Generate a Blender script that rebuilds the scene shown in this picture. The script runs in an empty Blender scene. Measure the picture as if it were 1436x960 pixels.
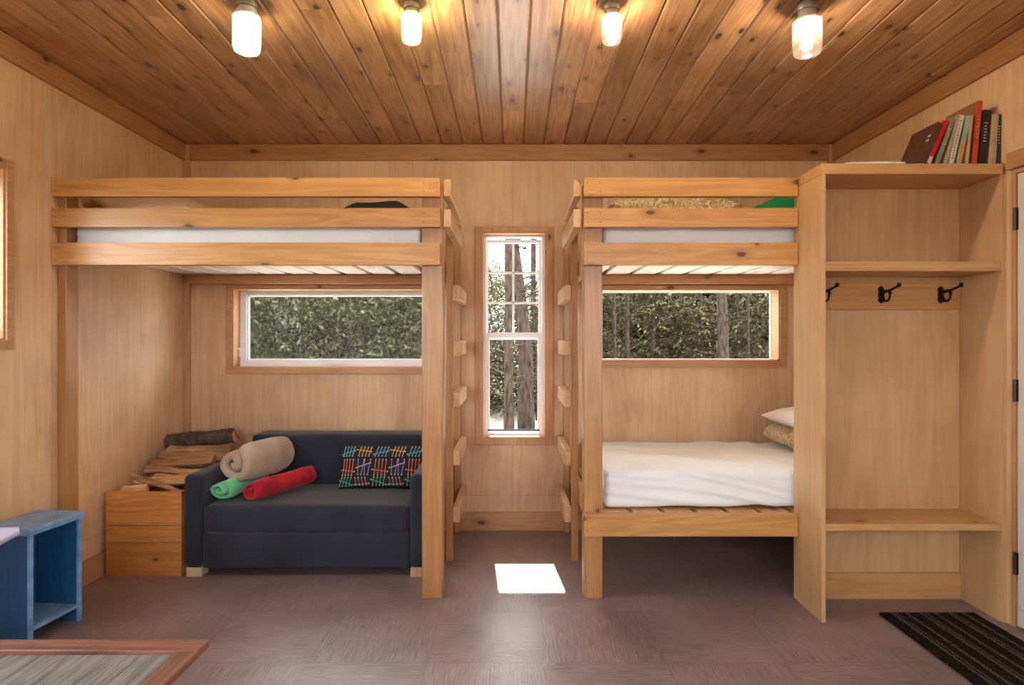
import bpy, bmesh, math, random
from mathutils import Vector, Matrix, Euler, noise

random.seed(7)
C = bpy.context.scene.collection
F = 884.0          # focal length in pixels of a 1436 x 960 frame
EYE = 1.19
D = 4.0            # distance of the back wall


def W(px, py, d):
    return Vector(((px - 718) * d / F, d, EYE + (480 - py) * d / F))


def XL(y):
    return -(2.075 + 0.036 * (4 - y))


def XR(y):
    return 2.036 + 0.0509 * (4 - y)


def ZC(y):
    return 2.443 + 0.026 * (4 - y)


# ------------------------------------------------------------------ mesh builder
class MB:
    def __init__(self):
        self.v = []
        self.f = []
        self.mi = []
        self.cur = 0
        self.fa = []      # optional per-face random value

    def add(self, vs, fs, val=None):
        b = len(self.v)
        self.v.extend(Vector(p) for p in vs)
        for f in fs:
            self.f.append([b + i for i in f])
            self.mi.append(self.cur)
            self.fa.append(0.0 if val is None else val)
        return self

    def box(self, x0, x1, y0, y1, z0, z1, val=None):
        vs = [(x, y, z) for z in (z0, z1) for y in (y0, y1) for x in (x0, x1)]
        return self.add(vs, [(0, 2, 3, 1), (4, 5, 7, 6), (0, 1, 5, 4), (2, 6, 7, 3), (0, 4, 6, 2), (1, 3, 7, 5)], val)

    def obox(self, c, s, m):
        c = Vector(c)
        vs = []
        for z in (-.5, .5):
            for y in (-.5, .5):
                for x in (-.5, .5):
                    vs.append(c + m @ Vector((x * s[0], y * s[1], z * s[2])))
        return self.add(vs, [(0, 2, 3, 1), (4, 5, 7, 6), (0, 1, 5, 4), (2, 6, 7, 3), (0, 4, 6, 2), (1, 3, 7, 5)])

    def tube(self, pts, rad, seg=10, cap=True, wob=0.0):
        pts = [Vector(p) for p in pts]
        n = len(pts)
        if not hasattr(rad, '__len__'):
            rad = [rad] * n
        b = len(self.v)
        up = None
        for i, p in enumerate(pts):
            t = (pts[min(i + 1, n - 1)] - pts[max(i - 1, 0)]).normalized()
            if up is None:
                up = t.orthogonal().normalized()
            up = (up - t * up.dot(t)).normalized()
            sd = t.cross(up)
            for k in range(seg):
                a = 2 * math.pi * k / seg
                r = rad[i]
                if wob:
                    r *= 1 + wob * noise.noise(Vector((math.cos(a) * 2, math.sin(a) * 2, i * .7 + p.x * 3)))
                self.v.append(p + (up * math.cos(a) + sd * math.sin(a)) * r)
        for i in range(n - 1):
            for k in range(seg):
                k2 = (k + 1) % seg
                self.f.append([b + i * seg + k, b + i * seg + k2, b + (i + 1) * seg + k2, b + (i + 1) * seg + k])
                self.mi.append(self.cur)
                self.fa.append(0.0)
        if cap:
            for s in (0, n - 1):
                ids = [b + s * seg + k for k in range(seg)]
                self.f.append(ids[::-1] if s == 0 else ids)
                self.mi.append(self.cur)
                self.fa.append(0.0)
        return self

    def lathe(self, c, prof, seg=28, sx=1.0, sy=1.0):
        c = Vector(c)
        b = len(self.v)
        for r, z in prof:
            for k in range(seg):
                a = 2 * math.pi * k / seg
                self.v.append(c + Vector((math.cos(a) * r * sx, math.sin(a) * r * sy, z)))
        for i in range(len(prof) - 1):
            for k in range(seg):
                k2 = (k + 1) % seg
                self.f.append([b + i * seg + k, b + i * seg + k2, b + (i + 1) * seg + k2, b + (i + 1) * seg + k])
                self.mi.append(self.cur)
                self.fa.append(0.0)
        return self

    def soft(self, c, h, r, fn=None, n=10):
        """rounded, finely divided box: centre c, half sizes h, edge radius r"""
        c = Vector(c)
        h = Vector(h)

        def ticks(hh):
            rr = min(r, hh)
            e = [hh - rr + rr * math.sin(k * math.pi / 8) for k in range(0, 4)]
            e = [hh - rr, hh - rr * .6, hh - rr * .3, hh - rr * .1, hh]
            m = max(2, int(n * max(hh, .02) / max(h)))
            inner = [-(hh - rr) + 2 * (hh - rr) * k / m for k in range(1, m)]
            return [-x for x in reversed(e)] + inner + e
        T = [ticks(h[i]) for i in range(3)]
        tmp = bmesh.new()
        for ax in range(3):
            a, b = (ax + 1) % 3, (ax + 2) % 3
            for s in (-1, 1):
                grid = []
                for u in T[a]:
                    row = []
                    for w in T[b]:
                        p = Vector((0, 0, 0))
                        p[ax] = s * h[ax]
                        p[a] = u
                        p[b] = w
                        inn = Vector([max(-(h[i] - min(r, h[i])), min(h[i] - min(r, h[i]), p[i])) for i in range(3)])
                        dd = p - inn
                        if dd.length > 1e-9:
                            nn = dd.normalized()
                        else:
                            nn = Vector((0, 0, 0))
                            nn[ax] = s
                        q = inn + nn * min(r, min(h))if dd.length > 1e-9 else p
                        if fn:
                            q = fn(q, nn)
                        row.append(tmp.verts.new(c + q))
                    grid.append(row)
                for i in range(len(grid) - 1):
                    for j in range(len(grid[0]) - 1):
                        q = [grid[i][j], grid[i + 1][j], grid[i + 1][j + 1], grid[i][j + 1]]
                        tmp.faces.new(q if s > 0 else q[::-1])
        bmesh.ops.remove_doubles(tmp, verts=tmp.verts, dist=1e-5)
        tmp.verts.index_update()
        self.add([v.co.copy() for v in tmp.verts], [[v.index for v in f.verts] for f in tmp.faces])
        tmp.free()
        return self


def base_of(o):
    b = Vector((0, 0, 0))
    while o is not None:
        b += Vector(o.get('_b', (0, 0, 0)))
        o = o.parent
    return b


BASE = {}


def build(name, mb, mat, parent=None, bevel=0, smooth=False, loc=None, seg=2, sub=0, attr=False, weld=False):
    """link the collected geometry (world coordinates) as ONE mesh object"""
    if parent is not None:
        base = BASE[parent.name]
    else:
        base = Vector(loc) if loc is not None else Vector((0, 0, 0))
    me = bpy.data.meshes.new(name)
    me.from_pydata([tuple(p - base) for p in mb.v], [], mb.f)
    mats = mat if isinstance(mat, (list, tuple)) else [mat]
    for m in mats:
        me.materials.append(m)
    if len(mats) > 1:
        me.polygons.foreach_set('material_index', mb.mi)
    if attr:
        a = me.attributes.new('rnd', 'FLOAT', 'FACE')
        a.data.foreach_set('value', mb.fa)
    bm = bmesh.new()
    bm.from_mesh(me)
    if weld:
        bmesh.ops.remove_doubles(bm, verts=bm.verts, dist=1e-5)
    if len(bm.faces) < 20000 and not attr:
        bmesh.ops.recalc_face_normals(bm, faces=bm.faces)
    bm.to_mesh(me)
    bm.free()
    if smooth:
        me.polygons.foreach_set('use_smooth', [True] * len(me.polygons))
    me.update()
    o = bpy.data.objects.new(name, me)
    C.objects.link(o)
    if parent is not None:
        o.parent = parent
    else:
        o.location = base
    BASE[o.name] = base
    if bevel:
        md = o.modifiers.new('edge', 'BEVEL')
        md.width = bevel
        md.segments = seg
        md.limit_method = 'ANGLE'
        md.angle_limit = math.radians(40)
    if sub:
        md = o.modifiers.new('sub', 'SUBSURF')
        md.levels = sub
        md.render_levels = sub
    return o


def tag(o, label=None, cat=None, group=None, kind=None):
    if label:
        o['label'] = label
    if cat:
        o['category'] = cat
    if group:
        o['group'] = group
    if kind:
        o['kind'] = kind
    return o


def thing(name, loc, label=None, cat=None, group=None, kind=None):
    o = bpy.data.objects.new(name, None)
    C.objects.link(o)
    o.location = loc
    o.empty_display_size = .1
    BASE[o.name] = Vector(loc)
    return tag(o, label, cat, group, kind)


def copy_tree(o, parent=None):
    c = o.copy()
    C.objects.link(c)
    c.parent = parent
    for ch in list(o.children):
        copy_tree(ch, c)
    return c


# ------------------------------------------------------------------ materials
def new_mat(name):
    m = bpy.data.materials.new(name)
    m.use_nodes = True
    nt = m.node_tree
    nt.nodes.clear()
    out = nt.nodes.new('ShaderNodeOutputMaterial')
    return m, nt, out


def N(nt, typ, **kw):
    n = nt.nodes.new(typ)
    for k, v in kw.items():
        if k.startswith('i_'):
            n.inputs[k[2:].replace('_', ' ')].default_value = v
        else:
            setattr(n, k, v)
    return n


def L(nt, a, b):
    nt.links.new(a, b)


def math_n(nt, op, a, b=None, c=None):
    n = nt.nodes.new('ShaderNodeMath')
    n.operation = op
    for i, x in enumerate((a, b, c)):
        if x is None:
            continue
        if isinstance(x, (int, float)):
            n.inputs[i].default_value = x
        else:
            nt.links.new(x, n.inputs[i])
    return n.outputs[0]


def mixc(nt, fac, a, b, mode='MIX'):
    n = nt.nodes.new('ShaderNodeMix')
    n.data_type = 'RGBA'
    n.blend_type = mode
    for i, x in ((0, fac), (6, a), (7, b)):
        if isinstance(x, (int, float)):
            n.inputs[i].default_value = x
        elif isinstance(x, (tuple, list)):
            n.inputs[i].default_value = (*x[:3], 1)
        else:
            nt.links.new(x, n.inputs[i])
    return n.outputs[2]


def ramp(nt, src, stops):
    n = nt.nodes.new('ShaderNodeValToRGB')
    el = n.color_ramp.elements
    while len(el) < len(stops):
        el.new(.5)
    for e, (p, c) in zip(el, stops):
        e.position = p
        e.color = (*c, 1) if hasattr(c, '__len__') else (c, c, c, 1)
    nt.links.new(src, n.inputs[0])
    return n.outputs[0]


def lin(r, g, b):
    return tuple(((x / 255) / 12.92 if x / 255 <= .04045 else ((x / 255 + .055) / 1.055) ** 2.4) for x in (r, g, b))


def wood(name, light, dark, axis='Z', rough=.45, knots=1.0, contrast=1.0, across=16, along=1.1, tint=.12, use_attr=False,
         seams=None, coat=0.0, knot_scale=1.0, blotch=.9):
    m, nt, out = new_mat(name)
    tc = N(nt, 'ShaderNodeTexCoord')
    info = N(nt, 'ShaderNodeObjectInfo')
    sc = {'X': (along, across, across), 'Y': (across, along, across), 'Z': (across, across, along)}[axis]
    if use_attr:
        at = N(nt, 'ShaderNodeAttribute', attribute_name='rnd')
        rnd = at.outputs['Fac']
    else:
        rnd = info.outputs['Random']
    off = N(nt, 'ShaderNodeCombineXYZ')
    for i, k in enumerate((37.0, 53.0, 71.0)):
        L(nt, math_n(nt, 'MULTIPLY', rnd, k), off.inputs[i])
    add = N(nt, 'ShaderNodeVectorMath', operation='ADD')
    L(nt, tc.outputs['Object'], add.inputs[0])
    L(nt, off.outputs[0], add.inputs[1])
    mp = N(nt, 'ShaderNodeMapping')
    mp.inputs['Scale'].default_value = sc
    L(nt, add.outputs[0], mp.inputs[0])
    # broad cathedral figure
    n1 = N(nt, 'ShaderNodeTexNoise', i_Scale=1.0, i_Detail=3.0, i_Roughness=.5, i_Distortion=.6)
    L(nt, mp.outputs[0], n1.inputs['Vector'])
    rings = math_n(nt, 'SINE', math_n(nt, 'MULTIPLY', n1.outputs['Fac'], 38.0))
    rings = math_n(nt, 'MULTIPLY_ADD', rings, .5, .5)
    # fine fibre
    mp2 = N(nt, 'ShaderNodeMapping')
    mp2.inputs['Scale'].default_value = tuple(s * (7 if s == across else 1.6) for s in sc)
    L(nt, add.outputs[0], mp2.inputs[0])
    n2 = N(nt, 'ShaderNodeTexNoise', i_Scale=1.0, i_Detail=4.0, i_Roughness=.6)
    L(nt, mp2.outputs[0], n2.inputs['Vector'])
    # blotches
    n3 = N(nt, 'ShaderNodeTexNoise', i_Scale=2.2, i_Detail=3.0, i_Roughness=.55)
    L(nt, add.outputs[0], n3.inputs['Vector'])
    g = math_n(nt, 'MULTIPLY', rings, .28 * contrast)
    g = math_n(nt, 'ADD', g, math_n(nt, 'MULTIPLY', n2.outputs['Fac'], .55 * contrast))
    g = math_n(nt, 'ADD', g, math_n(nt, 'MULTIPLY', math_n(nt, 'SUBTRACT', n3.outputs['Fac'], .5), blotch * contrast))
    col = ramp(nt, g, [(0.02, light), (1.0, dark)])
    # per-piece tint
    tv = math_n(nt, 'MULTIPLY_ADD', math_n(nt, 'SUBTRACT', math_n(nt, 'FRACT', math_n(nt, 'MULTIPLY', rnd, 13.7)), .5), tint * 2, 1.0)
    hsv = N(nt, 'ShaderNodeHueSaturation')
    L(nt, tv, hsv.inputs['Value'])
    L(nt, col, hsv.inputs['Color'])
    col = hsv.outputs[0]
    if knots > 0:
        s3 = N(nt, 'ShaderNodeSeparateXYZ')
        L(nt, add.outputs[0], s3.inputs[0])
        ai = 'XYZ'.index(axis)
        oth = [s3.outputs[i] for i in range(3) if i != ai]
        c3 = N(nt, 'ShaderNodeCombineXYZ')
        L(nt, math_n(nt, 'MULTIPLY', s3.outputs[ai], 4.2 * knot_scale), c3.inputs[0])
        L(nt, math_n(nt, 'MULTIPLY', math_n(nt, 'ADD', oth[0], oth[1]), 8.5 * knot_scale), c3.inputs[1])
        vo = N(nt, 'ShaderNodeTexVoronoi', i_Scale=1.0, voronoi_dimensions='2D')
        L(nt, c3.outputs[0], vo.inputs['Vector'])
        sep = N(nt, 'ShaderNodeSeparateColor')
        L(nt, vo.outputs['Color'], sep.inputs[0])
        on = math_n(nt, 'GREATER_THAN', sep.outputs[0], 1 - .38 * knots)
        size = math_n(nt, 'MULTIPLY_ADD', sep.outputs[1], .10, .05)
        dist = math_n(nt, 'MULTIPLY_ADD', math_n(nt, 'SUBTRACT', n2.outputs['Fac'], .5), .10, vo.outputs['Distance'])
        k = math_n(nt, 'SUBTRACT', 1.0, math_n(nt, 'DIVIDE', dist, size))
        k = math_n(nt, 'MULTIPLY', math_n(nt, 'MINIMUM', math_n(nt, 'MAXIMUM', math_n(nt, 'MULTIPLY', k, 2.2), 0), 1), on)
        halo = math_n(nt, 'SUBTRACT', 1.0, math_n(nt, 'DIVIDE', dist, math_n(nt, 'MULTIPLY', size, 2.6)))
        halo = math_n(nt, 'MULTIPLY', math_n(nt, 'MINIMUM', math_n(nt, 'MAXIMUM', halo, 0), 1), on)
        col = mixc(nt, math_n(nt, 'MULTIPLY', halo, .55), col, tuple(c * .45 for c in dark))
        col = mixc(nt, math_n(nt, 'MULTIPLY', k, .85), col, tuple(c * .14 for c in dark))
    if seams:
        sp = N(nt, 'ShaderNodeSeparateXYZ')
        L(nt, tc.outputs['Object'], sp.inputs[0])
        tot = None
        for ax, val in seams:
            d = math_n(nt, 'ABSOLUTE', math_n(nt, 'SUBTRACT', sp.outputs['XYZ'.index(ax)], val))
            s = math_n(nt, 'LESS_THAN', d, .0013)
            tot = s if tot is None else math_n(nt, 'MAXIMUM', tot, s)
        col = mixc(nt, math_n(nt, 'MULTIPLY', tot, .45), col, tuple(c * .25 for c in dark))
    bs = N(nt, 'ShaderNodeBsdfPrincipled')
    L(nt, col, bs.inputs['Base Color'])
    bs.inputs['Roughness'].default_value = rough
    bs.inputs['Coat Weight'].default_value = coat
    bs.inputs['Coat Roughness'].default_value = .32
    bp = N(nt, 'ShaderNodeBump')
    bp.inputs['Strength'].default_value = .12
    bp.inputs['Distance'].default_value = .004
    L(nt, n2.outputs['Fac'], bp.inputs['Height'])
    L(nt, bp.outputs[0], bs.inputs['Normal'])
    L(nt, bs.outputs[0], out.inputs[0])
    return m


def plain(name, col, rough=.5, metal=0.0, var=.08, vscale=6.0, bump=0.0, bscale=200.0, sheen=0.0, stretch=(1, 1, 1), spec=.5):
    m, nt, out = new_mat(name)
    tc = N(nt, 'ShaderNodeTexCoord')
    mp = N(nt, 'ShaderNodeMapping')
    mp.inputs['Scale'].default_value = stretch
    L(nt, tc.outputs['Object'], mp.inputs[0])
    n = N(nt, 'ShaderNodeTexNoise', i_Scale=vscale, i_Detail=4.0)
    L(nt, mp.outputs[0], n.inputs['Vector'])
    c = ramp(nt, n.outputs['Fac'], [(.3, tuple(x * (1 - var) for x in col)), (.7, tuple(min(1, x * (1 + var)) for x in col))])
    bs = N(nt, 'ShaderNodeBsdfPrincipled')
    L(nt, c, bs.inputs['Base Color'])
    bs.inputs['Roughness'].default_value = rough
    bs.inputs['Metallic'].default_value = metal
    bs.inputs['Sheen Weight'].default_value = sheen
    bs.inputs['Specular IOR Level'].default_value = spec
    if bump:
        n2 = N(nt, 'ShaderNodeTexNoise', i_Scale=bscale, i_Detail=3.0)
        L(nt, mp.outputs[0], n2.inputs['Vector'])
        bp = N(nt, 'ShaderNodeBump')
        bp.inputs['Strength'].default_value = bump
        bp.inputs['Distance'].default_value = .004
        L(nt, n2.outputs['Fac'], bp.inputs['Height'])
        L(nt, bp.outputs[0], bs.inputs['Normal'])
    L(nt, bs.outputs[0], out.inputs[0])
    return m


def glass_mat(name, tint=(1, 1, 1), refl=.06, bump=0.0, milk=0.0, milkcol=(1, 1, 1)):
    m, nt, out = new_mat(name)
    tr = N(nt, 'ShaderNodeBsdfTransparent')
    tr.inputs[0].default_value = (*tint, 1)
    gl = N(nt, 'ShaderNodeBsdfGlossy')
    gl.inputs['Roughness'].default_value = .03
    fr = N(nt, 'ShaderNodeLayerWeight')
    mx = N(nt, 'ShaderNodeMixShader')
    if bump:
        tc = N(nt, 'ShaderNodeTexCoord')
        n = N(nt, 'ShaderNodeTexNoise', i_Scale=45.0, i_Detail=2.0)
        L(nt, tc.outputs['Object'], n.inputs['Vector'])
        bp = N(nt, 'ShaderNodeBump')
        bp.inputs['Strength'].default_value = bump
        bp.inputs['Distance'].default_value = .01
        L(nt, n.outputs['Fac'], bp.inputs['Height'])
        L(nt, bp.outputs[0], gl.inputs['Normal'])
        L(nt, bp.outputs[0], fr.inputs['Normal'])
    L(nt, math_n(nt, 'MULTIPLY_ADD', math_n(nt, 'POWER', fr.outputs['Facing'], 5.0), 1 - refl, refl), mx.inputs[0])
    L(nt, tr.outputs[0], mx.inputs[1])
    L(nt, gl.outputs[0], mx.inputs[2])
    last = mx.outputs[0]
    if milk:
        tl = N(nt, 'ShaderNodeBsdfTranslucent')
        tl.inputs[0].default_value = (*milkcol, 1)
        m2 = N(nt, 'ShaderNodeMixShader')
        m2.inputs[0].default_value = milk
        L(nt, last, m2.inputs[1])
        L(nt, tl.outputs[0], m2.inputs[2])
        last = m2.outputs[0]
    L(nt, last, out.inputs[0])
    return m


def emit(name, col, s):
    m, nt, out = new_mat(name)
    e = N(nt, 'ShaderNodeEmission')
    e.inputs[0].default_value = (*col, 1)
    e.inputs[1].default_value = s
    L(nt, e.outputs[0], out.inputs[0])
    return m


PLY_L, PLY_D = (.68, .455, .27), (.42, .235, .12)
M = {}
M['ply_back'] = wood('birch_plywood_back', PLY_L, PLY_D, 'Z', .5, knots=.0, contrast=.75, blotch=2.2, across=10, along=.9, tint=0,
                     seams=[('X', .004), ('X', -1.10), ('Z', .222)])
M['ply_left'] = wood('birch_plywood_left', PLY_L, PLY_D, 'Z', .5, knots=.0, contrast=.75, blotch=2.2, across=10, along=.9, tint=0,
                     seams=[('Y', 2.90), ('Z', .215)])
M['ply_right'] = wood('birch_plywood_right', PLY_L, PLY_D, 'Z', .5, knots=.0, contrast=.75, blotch=2.2, across=10, along=.9, tint=0)
M['ply'] = wood('birch_plywood', (.60, .385, .195), (.38, .21, .09), 'Z', .40, knots=0, blotch=1.8, contrast=.7, across=8, along=.7, tint=.04)
M['ceil'] = wood('ceiling_pine', (.62, .365, .19), (.20, .085, .030), 'Y', .36, knots=1.0, coat=1.0, contrast=1.25, across=15, along=1.0, tint=.24, use_attr=True)
PL, PD = (.62, .34, .115), (.33, .145, .038)
M['pineX'] = wood('bunk_pine_x', PL, PD, 'X', .36, knots=1.0, contrast=1.1, tint=.06)
M['pineY'] = wood('bunk_pine_y', (.68, .43, .20), (.40, .20, .07), 'Y', .30, knots=.5, contrast=1.0, tint=.06, coat=.8)
M['pineZ'] = wood('bunk_pine_z', (.46, .24, .085), (.27, .115, .033), 'Z', .36, knots=.25, contrast=1.0, tint=.06, coat=.25)
TL, TD = (.58, .33, .16), (.33, .145, .06)
M['trimX'] = wood('trim_pine_x', TL, TD, 'X', .45, knots=.6, tint=.06)
M['trimY'] = wood('trim_pine_y', TL, TD, 'Y', .45, knots=.6, tint=.06)
M['trimZ'] = wood('trim_pine_z', TL, TD, 'Z', .45, knots=.5, tint=.06)
M['crownX'] = wood('crown_pine_x', (.46, .23, .10), (.24, .10, .035), 'X', .42, knots=.7, tint=.05)
M['crownY'] = wood('crown_pine_y', (.46, .23, .10), (.24, .10, .035), 'Y', .42, knots=.6, tint=.05)
M['slatY'] = wood('slat_pine_glare', (.84, .80, .74), (.66, .58, .50), 'Y', .3, knots=.3, contrast=.7, tint=.05)  # pine slats; glare from the windows put into the colour as near-white
M['crate'] = wood('crate_pine', (.62, .27, .075), (.34, .12, .028), 'X', .4, knots=.45, contrast=1.2, tint=.08)
M['crateY'] = wood('crate_pine_y', (.66, .33, .11), (.40, .16, .04), 'Y', .4, knots=.5, tint=.08)
M['rack'] = wood('coat_rack_pine', (.56, .29, .10), (.34, .15, .045), 'X', .35, knots=.3, contrast=1.1)
M['shelfX'] = wood('bench_pine_x', (.60, .36, .15), (.38, .19, .065), 'X', .38, knots=.25, tint=.04)
M['table_frame'] = wood('reclaimed_red_wood_x', (.38, .15, .085), (.07, .028, .02), 'X', .42, knots=.9, contrast=1.5)
M['table_frameY'] = wood('reclaimed_red_wood_y', (.38, .17, .10), (.10, .038, .025), 'Y', .42, knots=.9, contrast=1.4)
M['table_panel'] = wood('weathered_grey_boards', (.36, .36, .34), (.09, .085, .08), 'Y', .5, knots=0, contrast=1.3, across=30, along=1.6)
M['firewood'] = wood('split_firewood', (.74, .46, .23), (.30, .14, .055), 'X', .7, knots=.15, contrast=1.5, tint=.3)
M['bark'] = plain('log_bark', (.075, .05, .035), .9, var=.6, vscale=22, bump=.9, bscale=50)
M['vinyl'] = plain('white_vinyl', (.80, .84, .88), .35, var=.02)
M['glass'] = glass_mat('window_glass', (.97, .98, .97), .004)
M['dark_metal'] = plain('black_iron', (.012, .011, .012), .35, .6, var=.2)
M['bronze'] = plain('bronze_hinge', (.06, .04, .03), .4, .8)
M['steel'] = plain('screw_steel', (.35, .33, .30), .35, .9)
M['nail'] = plain('nail_head', (.10, .06, .035), .5, .3)
M['sofa'] = plain('navy_sofa_fabric', (.020, .024, .037), .85, var=.25, vscale=5, bump=.25, bscale=500, sheen=.15, spec=.25)
M['sofa_leg'] = wood('sofa_leg_wood', (.62, .46, .28), (.45, .30, .16), 'Z', .5, knots=0)
M['sheet'] = plain('white_fitted_sheet', (.78, .84, .88), .75, var=.03, bump=.1, bscale=60)
M['pillow_white'] = plain('pale_pink_white_pillowcase', (.74, .68, .66), .8, var=.04)
M['pillow_cream'] = plain('cream_pillowcase', (.62, .46, .32), .8, var=.06)
M['beige_fleece'] = plain('beige_fleece', (.40, .30, .225), .95, var=.22, vscale=7, bump=.5, bscale=120, sheen=.35)
M['green_fleece'] = plain('mint_green_fleece', (.13, .52, .26), .95, var=.15, vscale=9, bump=.5, bscale=140, sheen=.3)
M['red_fleece'] = plain('crimson_fleece', (.40, .004, .018), .95, var=.4, vscale=16, bump=.6, bscale=110, sheen=.08)
M['black_cloth'] = plain('black_cloth', (.012, .014, .016), .9, var=.3)
M['green_cloth'] = plain('emerald_cloth', (.0, .22, .06), .8, var=.25)
M['door'] = plain('pale_door_paint', (.60, .60, .54), .4, var=.03)
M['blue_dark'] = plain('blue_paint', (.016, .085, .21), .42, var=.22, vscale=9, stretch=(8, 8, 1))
M['blue_light'] = plain('blue_paint_pale', (.16, .31, .54), .4, var=.3, vscale=20)  # paler blue for top, moulding, stiles and bottom shelf
M['lilac'] = plain('pale_lilac_laminate', (.45, .50, .72), .4, var=.1)
M['paper'] = plain('booklet_paper', (.60, .62, .55), .6, var=.1)
M['paper_green'] = plain('booklet_cover_green', (.20, .33, .22), .5, var=.2)
M['zinc'] = plain('jar_lid_zinc', (.30, .28, .26), .4, .7, var=.15, vscale=30)
M['glass_clear'] = glass_mat('jar_glass_clear', (.95, .94, .93), .09, .6, milk=.02, milkcol=(1, .95, .9))
M['glass_green'] = glass_mat('jar_glass_green', (.88, .95, .74), .09, .5, milk=.07, milkcol=(.75, 1, .45))
M['glass_frost'] = glass_mat('jar_glass_frosted', (.95, .95, .93), .06, .3, milk=.5)
M['glass_pink'] = glass_mat('jar_glass_bare', (.96, .92, .90), .10, .6, milk=.015, milkcol=(1, .9, .85))
M['bulb'] = emit('warm_bulb', (1.0, .80, .56), 540)
M['ceramic'] = plain('lampholder_ceramic', (.75, .73, .70), .4)


def floor_mat():
    m, nt, out = new_mat('mauve_vinyl_tile')
    tc = N(nt, 'ShaderNodeTexCoord')
    sp = N(nt, 'ShaderNodeSeparateXYZ')
    L(nt, tc.outputs['Object'], sp.inputs[0])
    T = .445
    tx = math_n(nt, 'DIVIDE', math_n(nt, 'ADD', sp.outputs[0], 4.45 - .13), T)
    ty = math_n(nt, 'DIVIDE', math_n(nt, 'ADD', sp.outputs[1], 4.45 - 2.345 + .445 * 0), T)
    ix, iy = math_n(nt, 'FLOOR', tx), math_n(nt, 'FLOOR', ty)
    par = math_n(nt, 'MODULO', math_n(nt, 'ADD', ix, iy), 2)
    n0 = N(nt, 'ShaderNodeTexNoise', i_Scale=9.0, i_Detail=3.0)
    L(nt, tc.outputs['Object'], n0.inputs['Vector'])
    # stretched scratches in both directions
    outs = []
    for sc in ((140, 9, 1), (9, 140, 1)):
        mp = N(nt, 'ShaderNodeMapping')
        mp.inputs['Scale'].default_value = sc
        L(nt, tc.outputs['Object'], mp.inputs[0])
        n = N(nt, 'ShaderNodeTexNoise', i_Scale=1.0, i_Detail=2.0, i_Roughness=.6)
        L(nt, mp.outputs[0], n.inputs['Vector'])
        outs.append(n.outputs['Fac'])
    st = N(nt, 'ShaderNodeMix')
    L(nt, par, st.inputs[0])
    L(nt, outs[0], st.inputs[2])
    L(nt, outs[1], st.inputs[3])
    fine = st.outputs[0]
    n1 = N(nt, 'ShaderNodeTexNoise', i_Scale=3.0, i_Detail=6.0, i_Roughness=.62)
    L(nt, tc.outputs['Object'], n1.inputs['Vector'])
    g = math_n(nt, 'ADD', math_n(nt, 'MULTIPLY', fine, .65), math_n(nt, 'MULTIPLY', n1.outputs['Fac'], .50))
    col = ramp(nt, g, [(.30, (.078, .054, .058)), (.72, (.30, .225, .23))])
    wn = N(nt, 'ShaderNodeTexWhiteNoise', noise_dimensions='2D')
    cv = N(nt, 'ShaderNodeCombineXYZ')
    L(nt, ix, cv.inputs[0])
    L(nt, iy, cv.inputs[1])
    L(nt, cv.outputs[0], wn.inputs['Vector'])
    hs = N(nt, 'ShaderNodeHueSaturation')
    L(nt, math_n(nt, 'MULTIPLY_ADD', wn.outputs['Value'], .16, .92), hs.inputs['Value'])
    L(nt, col, hs.inputs['Color'])
    # joints
    fx = math_n(nt, 'ABSOLUTE', math_n(nt, 'SUBTRACT', math_n(nt, 'FRACT', tx), .5))
    fy = math_n(nt, 'ABSOLUTE', math_n(nt, 'SUBTRACT', math_n(nt, 'FRACT', ty), .5))
    j = math_n(nt, 'GREATER_THAN', math_n(nt, 'MAXIMUM', fx, fy), .4965)
    col = mixc(nt, math_n(nt, 'MULTIPLY', j, .35), hs.outputs[0], (.04, .028, .026))
    bs = N(nt, 'ShaderNodeBsdfPrincipled')
    L(nt, col, bs.inputs['Base Color'])
    L(nt, math_n(nt, 'MULTIPLY_ADD', fine, .30, .20), bs.inputs['Roughness'])
    bp = N(nt, 'ShaderNodeBump')
    bp.inputs['Strength'].default_value = .35
    bp.inputs['Distance'].default_value = .003
    L(nt, math_n(nt, 'SUBTRACT', g, math_n(nt, 'MULTIPLY', j, .6)), bp.inputs['Height'])
    L(nt, bp.outputs[0], bs.inputs['Normal'])
    L(nt, bs.outputs[0], out.inputs[0])
    return m


def floral_mat(name, base, motif, scale=26):
    m, nt, out = new_mat(name)
    tc = N(nt, 'ShaderNodeTexCoord')
    n = N(nt, 'ShaderNodeTexNoise', i_Scale=scale, i_Detail=2.0, i_Distortion=2.5)
    L(nt, tc.outputs['Object'], n.inputs['Vector'])
    col = ramp(nt, n.outputs['Fac'], [(.42, base), (.50, motif), (.58, base), (.66, tuple(c * .6 for c in motif))])
    bs = N(nt, 'ShaderNodeBsdfPrincipled')
    bs.inputs['Roughness'].default_value = .8
    L(nt, col, bs.inputs['Base Color'])
    L(nt, bs.outputs[0], out.inputs[0])
    return m


def leaf_mat(name, a, b, c, trans=.5):
    m, nt, out = new_mat(name)
    at = N(nt, 'ShaderNodeAttribute', attribute_name='rnd')
    col = ramp(nt, at.outputs['Fac'], [(0, a), (.6, b), (1, c)])
    d = N(nt, 'ShaderNodeBsdfDiffuse')
    t = N(nt, 'ShaderNodeBsdfTranslucent')
    L(nt, col, d.inputs[0])
    L(nt, col, t.inputs[0])
    mx = N(nt, 'ShaderNodeMixShader')
    mx.inputs[0].default_value = trans
    L(nt, d.outputs[0], mx.inputs[1])
    L(nt, t.outputs[0], mx.inputs[2])
    L(nt, mx.outputs[0], out.inputs[0])
    return m


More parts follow.
